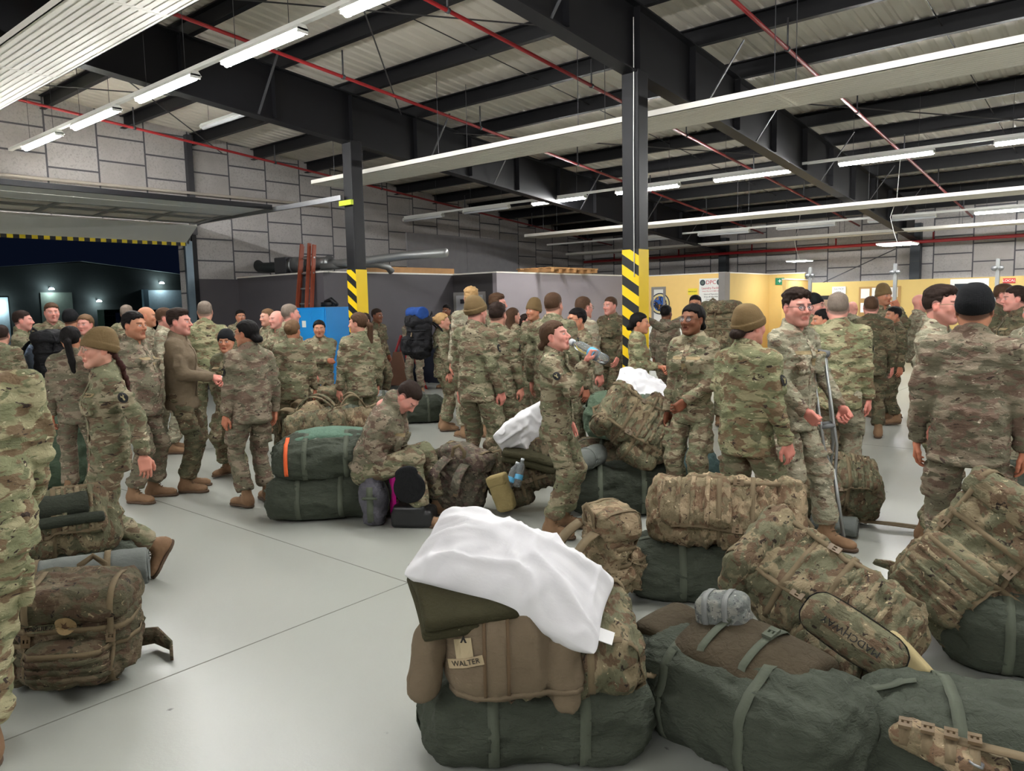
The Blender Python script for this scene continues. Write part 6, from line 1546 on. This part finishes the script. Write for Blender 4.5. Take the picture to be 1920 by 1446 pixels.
P_('black haired man in dark glasses facing left behind the water bottle', 1084, 7.9, 580, -62, ('down', 'down'), 'olive', hair='black', style='short', skin='tan', glasses='dark', seed=117)
P_('tall brown haired man in glasses turned right behind the black haired man', 1092, 8.7, 557, 128, ('down', 'down'), 'faded', hair='brown', style='fade', glasses='wire', skin='pink', wide=1.05, seed=121)
P_('solemn man facing left before the light grey partition', 1146, 10.6, 557, -42, ('front', 'downf'), 'dark', hair='brown', style='fade', skin='pink', seed=127, wide=1.05)
P_('woman drinking from a clear water bottle', 1040, 5.46, 603, 74, ({'w': (.02, .30, .02), 'pole': (.2, .3, -1), 'hand': 'grip', 'palm': (0, .1, -1)}, 'down'), 'olive', hair='brown', style='bunlow', male=False, skin='pink', patch=(1,), head=(4, 14), key='drinker', seed=131)
P_('woman with a glossy black bun holding her hands before her at the right striped column', 1196, 8.2, 588, 84, ('front', 'front'), 'green', hair='black', style='bunlow', male=False, skin='tan', seed=137)
P_('man in glasses stretching his arm to the left in front of the laundry sign', 1304, 10.2, 554, -8, ('point', 'down'), 'brown', hair='black', style='fade', skin='tan', glasses='dark', key='pointer', seed=139)
P_('dark haired head behind the outstretched arm near the laundry door', 1248, 11.5, 574, 150, ('down', 'down'), 'brown', hair='black', style='short', skin='brown', seed=140)
P_('black woman in glasses with long black hair turning her head and speaking', 1300, 5.75, 571, -30, ('down', 'frontlow'), 'olive', hair='black', style='bunlow', male=False, skin='brown', glasses='dark', mouth=True, patch=(-1,), head=(4, 4), key='speaker', seed=149)
P_('soldier in a tan beanie and green uniform seen from behind with a dark bun', 1402, 4.6, 573, 140, ('down', 'frontlow'), 'green', hair='dark', style='bunlow', male=False, hat='tanfold', skin='pink', trou='olive', patch=(1,), head=(6, 0), wide=1.16, key='beanie_back', seed=151)
P_('small distant man facing the viewer left of the tan beanie in the yellow room', 1374, 14.5, 568, 5, ('down', 'down'), 'olive', hair='dark', style='short', skin='pink', seed=157)
P_('tall man in dark glasses leaning on metal crutches', 1490, 5.15, 543, 56, ({'w': (-.02, .20, -.46), 'pole': (.6, -1, 0), 'hand': 'grip', 'palm': (-1, 0, 0)}, {'w': (.10, .20, -.47), 'pole': (.6, -1, 0), 'hand': 'grip', 'palm': (-1, 0, 0)}), 'faded', hair='dark', style='curly', skin='pink', glasses='dark', head=(22, 0), key='crutch', seed=163,
   legs={1: ((.10, -.05, .10), (.15, 1, 0), (12, 0)), -1: ((-.10, .22, .10), (-.15, 1, 0), (-5, 0))})
P_('man with close cropped grey hair and bright green jacket seen from behind', 1571, 6.2, 550, 176, ('down', 'pocket'), 'green', hair='grey', style='fade', skin='pink', trou='faded', wide=1.14, patch=(1,), seed=167, head=(-8, 0))
P_('man in a black beanie and glasses between the crutch man and the bright green jacket', 1525, 8.8, 551, 70, ('down', 'down'), 'olive', hair='dark', style='fade', hat='black', glasses='wire', skin='pink', seed=173)
P_('short dark haired person low between the black beanie and the grey crop', 1546, 8.0, 583, -70, ('down', 'down'), 'olive', hair='black', style='short', skin='tan', seed=179)
P_('bald man with one ear showing right of the grey cropped head', 1598, 12.2, 566, 160, ('down', 'down'), 'faded', style='bald', skin='pink', seed=181)
P_('man in a hooded dark uniform with short brown hair seen from behind', 1634, 9.0, 557, 190, ('down', 'down'), 'dark', hair='brown', style='fade', skin='pink', wide=1.12, seed=191)
P_('laughing man in a folded tan beanie with his fist raised', 1655, 10.6, 536, 42, ('down', 'face'), 'olive', hair='black', style='short', hat='tantall', skin='tan', glasses=None, key='fist', seed=193)
P_('short moustached man facing left right of the notice board', 1679, 10.0, 577, -62, ('front', 'down'), 'dark', hair='black', style='fade', skin='tan', seed=197)
P_('bald man standing sideways by the far dark column', 1724, 10.4, 552, 100, ('down', 'down'), 'faded', style='bald', skin='pink', wide=1.05, patch=(-1,), seed=199)
P_('dark haired man in wire glasses looking right beside the black-beanie soldier', 1759, 4.95, 537, 78, ('down', 'down'), 'faded', hair='dark', style='quiff', skin='pink', glasses='wire', patch=(1, -1), head=(6, 0), key='rightglasses', seed=211, trou='olive')
P_('big soldier in a black beanie seen from behind at the right', 1828, 4.05, 535, 176, ('down', 'down'), 'brown', hair='dark', style='fade', hat='black', skin='tan', wide=1.12, seed=223, key='bigback', feet=None)
P_('man with brown hair and glasses behind the black beanie at the right edge', 1880, 8.6, 532, 70, ('down', 'down'), 'dark', hair='brown', style='fade', glasses='wire', skin='pink', seed=227)
P_('dark haired man facing left at the right edge', 1908, 7.6, 537, -75, ('down', 'down'), 'dark', hair='dark', style='short', skin='pink', patch=(1,), wide=1.08, seed=229)
P_('person in a faded uniform with crossed arms cut by the right edge', 1948, 6.3, 560, -40, ('cross', 'cross'), 'faded', hair='brown', style='fade', skin='pink', seed=233)
P_('man with cropped dark hair facing right at the far left', 38, 9.4, 583, 80, ('front', 'hold'), 'olive', hair='dark', style='fade', skin='pink', patch=(-1,), seed=239, wide=1.06)
P_('smiling man with brown hair facing the viewer at the far left', 97, 10.2, 568, 8, ('front', 'down'), 'olive', hair='brown', style='short', skin='pink', seed=241, wide=1.06)
P_('person in a black beanie before the yard at the far left', 131, 9.8, 581, 150, ('down', 'down'), 'olive', hair='black', style='fade', hat='black', skin='tan', seed=243)
P_('brown haired woman looking left behind the walking woman', 160, 9.0, 590, -30, ('down', 'down'), 'olive', hair='lightbrown', style='bunlow', male=False, skin='pink', seed=245)
P_('man turned away in the dark of the dock door', 237, 11.2, 572, 160, ('down', 'down'), 'olive', hair='grey', style='fade', seed=247)
P_('person cut by the left edge behind the blond woman', -2, 8.6, 612, 160, ('down', 'down'), 'olive', hair='dark', style='fade', seed=249)
# --- the sitting soldier
P_('young man sitting hunched on a pack with his head bowed', 683, 5.95, 722, 68, ({'w': (-.06, .26, -.36), 'pole': (.5, -1, 0), 'hand': 'hold', 'palm': (-1, 0, -.3)}, {'w': (-.06, .26, -.36), 'pole': (.5, -1, 0), 'hand': 'hold', 'palm': (-1, 0, -.3)}), 'brown', hair='dark', style='fade', skin='pink', head=(6, -34), lean=(24, 0), seat=.43, height=1.74, key='sitter', trou='olive', seed=251, wide=1.24,
   legs={1: ((.16, .46, .10), (.1, 1, .6), (10, 0)), -1: ((-.16, .52, .10), (-.1, 1, .6), (-10, 0))})
I = INFO
# held and carried things
def wpt(k, v):           # local point of a person to the hall
    a = I[k]; c, s_ = math.cos(a['rz']), math.sin(a['rz']); return np.array([a['P'][0]+c*v[0]-s_*v[1], a['P'][1]+s_*v[0]+c*v[1], v[2]])
a = I['drinker']; wr, M = a['wr'][1]; mouth = a['hc']+a['Rh']@np.array([0, .112, -.062])*a['hs']
palm = wr+M@np.array([.0, .075, -.035]); d_ = palm-mouth; d_ /= np.linalg.norm(d_)
pb = wpt('drinker', mouth+d_*.005); dw = wpt('drinker', mouth+d_)-wpt('drinker', mouth); zz = Vector(-dw).normalized()
L_ = np.linalg.norm(palm-mouth)+.11
bt = bottle('large clear water bottle held to the mouth of the drinking woman', tuple(pb-np.array(zz)*L_), zz.to_track_quat('Z', 'Y').to_euler(), L_/.232, None, .72)
# crutches, both held at his left side
for i, nm in ((0, 'front'), (1, 'rear')):
    a = I['crutch']; wr, M = a['wr'][-1]; vw = np.array([-FW[0], -FW[1], 0]); grip = wpt('crutch', wr+M@np.array([0, .07, -.03]))+vw*.02
    top = wpt('crutch', a['sh'][-1]+np.array([-.02, .02, -.10]))+vw*(.10-.05*i)+RT*.03*i; q0 = ground(1583, 1024) if i == 0 else ground(1566, 1006)
    c = thing('crutch', 'aluminium crutch, the %s one under the arm of the tall man in glasses' % nm, 'crutch', tuple(q0)); T0 = top-q0
    side = np.cross(T0, [FW[0], FW[1], 0]); side = side/np.linalg.norm(side)*.045
    q = MB(); q.tube([(0, 0, .02), tuple(T0*.40)], .013, 10); q.tube([tuple(T0*.33), tuple(T0*.40+side*.3), tuple(T0*.52+side), tuple(T0*.97+side)], .011, 8); q.tube([tuple(T0*.33), tuple(T0*.40-side*.3), tuple(T0*.52-side), tuple(T0*.97-side)], .011, 8); q.build('tube', M_ALU, c, True)
    q = MB(); q.tube([tuple(T0*.985+side*1.5), tuple(T0*1.0), tuple(T0*.985-side*1.5)], .024, 10); q.build('arm_pad', plain('grey rubber', (110, 112, 114), .7), c, True)
    q = MB(); q.tube([tuple(T0*.62+side), tuple(T0*.62-side)], .016, 10); q.build('hand_grip', plain('grey rubber', (110, 112, 114), .7), c, True)
    q = MB(); q.tube([(0, 0, 0), (0, 0, .045)], [.026, .018], 12); q.build('foot_tip', plain('grey rubber', (110, 112, 114), .7), c, True)
# white gloves of the fleece man
a = I['fleece']; wr, M = a['wr'][1]; g = wpt('fleece', wr+M@np.array([0, .11, -.045])); pr = thing('glove', 'crumpled white gloves held by the man in the brown fleece', 'gloves', tuple(g), a['rz'])
F_ = Field((-.1, -.1, -.1), (.1, .1, .1), .006); F_.ell((0, 0, 0), (.045, .03, .05)); F_.cone((0, .01, -.02), (.02, .05, -.055), .02, .014, .01); F_.cone((0, 0, .02), (-.02, .03, .06), .02, .012, .01); V, Q = F_.mesh(); N = normals(V, Q); V = folds(V, N, 3, (30, 30, 30), .005); link('cloth', mesh_np('cloth', V, Q), pr, M_PILLOW)
# backpack and blue roll of the blond woman
b = wpt('packer', (0, -.33, 1.02)); bp, BB = ruck('black backpack with a blue roll on top worn by the blond woman', b[0], b[1], .98, (0, 0, I['packer']['rz']+math.pi), size=(.34, .26, .50), mat=M_BLK, near=False, seed=9, belt=False, pouches='f')
roll('bright blue rolled mat on top of the black backpack', b[0], b[1], 1.60, I['packer']['rz']+.25, .36, .085, cloth('royal blue foam', (32, 66, 130), crease=.5), 0, spiral=False)
# pack carried high behind the tan beanie
g = at_depth(1352, 9.8); ruck('camouflage pack carried high on a back left of the tan-beanie soldier', g[0], g[1], 1.00, (0, 0, heading(g, 30)), size=(.44, .3, .58), mat='bag', near=False, seed=12, belt=False, pouches='lr')
P_('person hidden under the high camouflage pack', 1362, 10.2, 590, 10, ('down', 'down'), 'olive', hair='dark', style='fade', seed=253)
# black rucksack and blue-grey bag held at the far left
g = at_depth(88, 9.0); ruck('black backpack held up between the men at the far left', g[0], g[1], .78, (0, 4, heading(g, 60)), size=(.34, .24, .62), mat=M_BLK, near=False, seed=14, belt=False, pouches='')
g = at_depth(66, 9.1); duffel('pale blue pillow sack carried at the far left', g[0], g[1], .52, across(g, 20), L=.28, W_=.24, H=.80, mat=cloth('pale blue cotton', (128, 144, 168), crease=.8), seed=15, strap=False, near=False, cat='sack', name='laundry_sack')
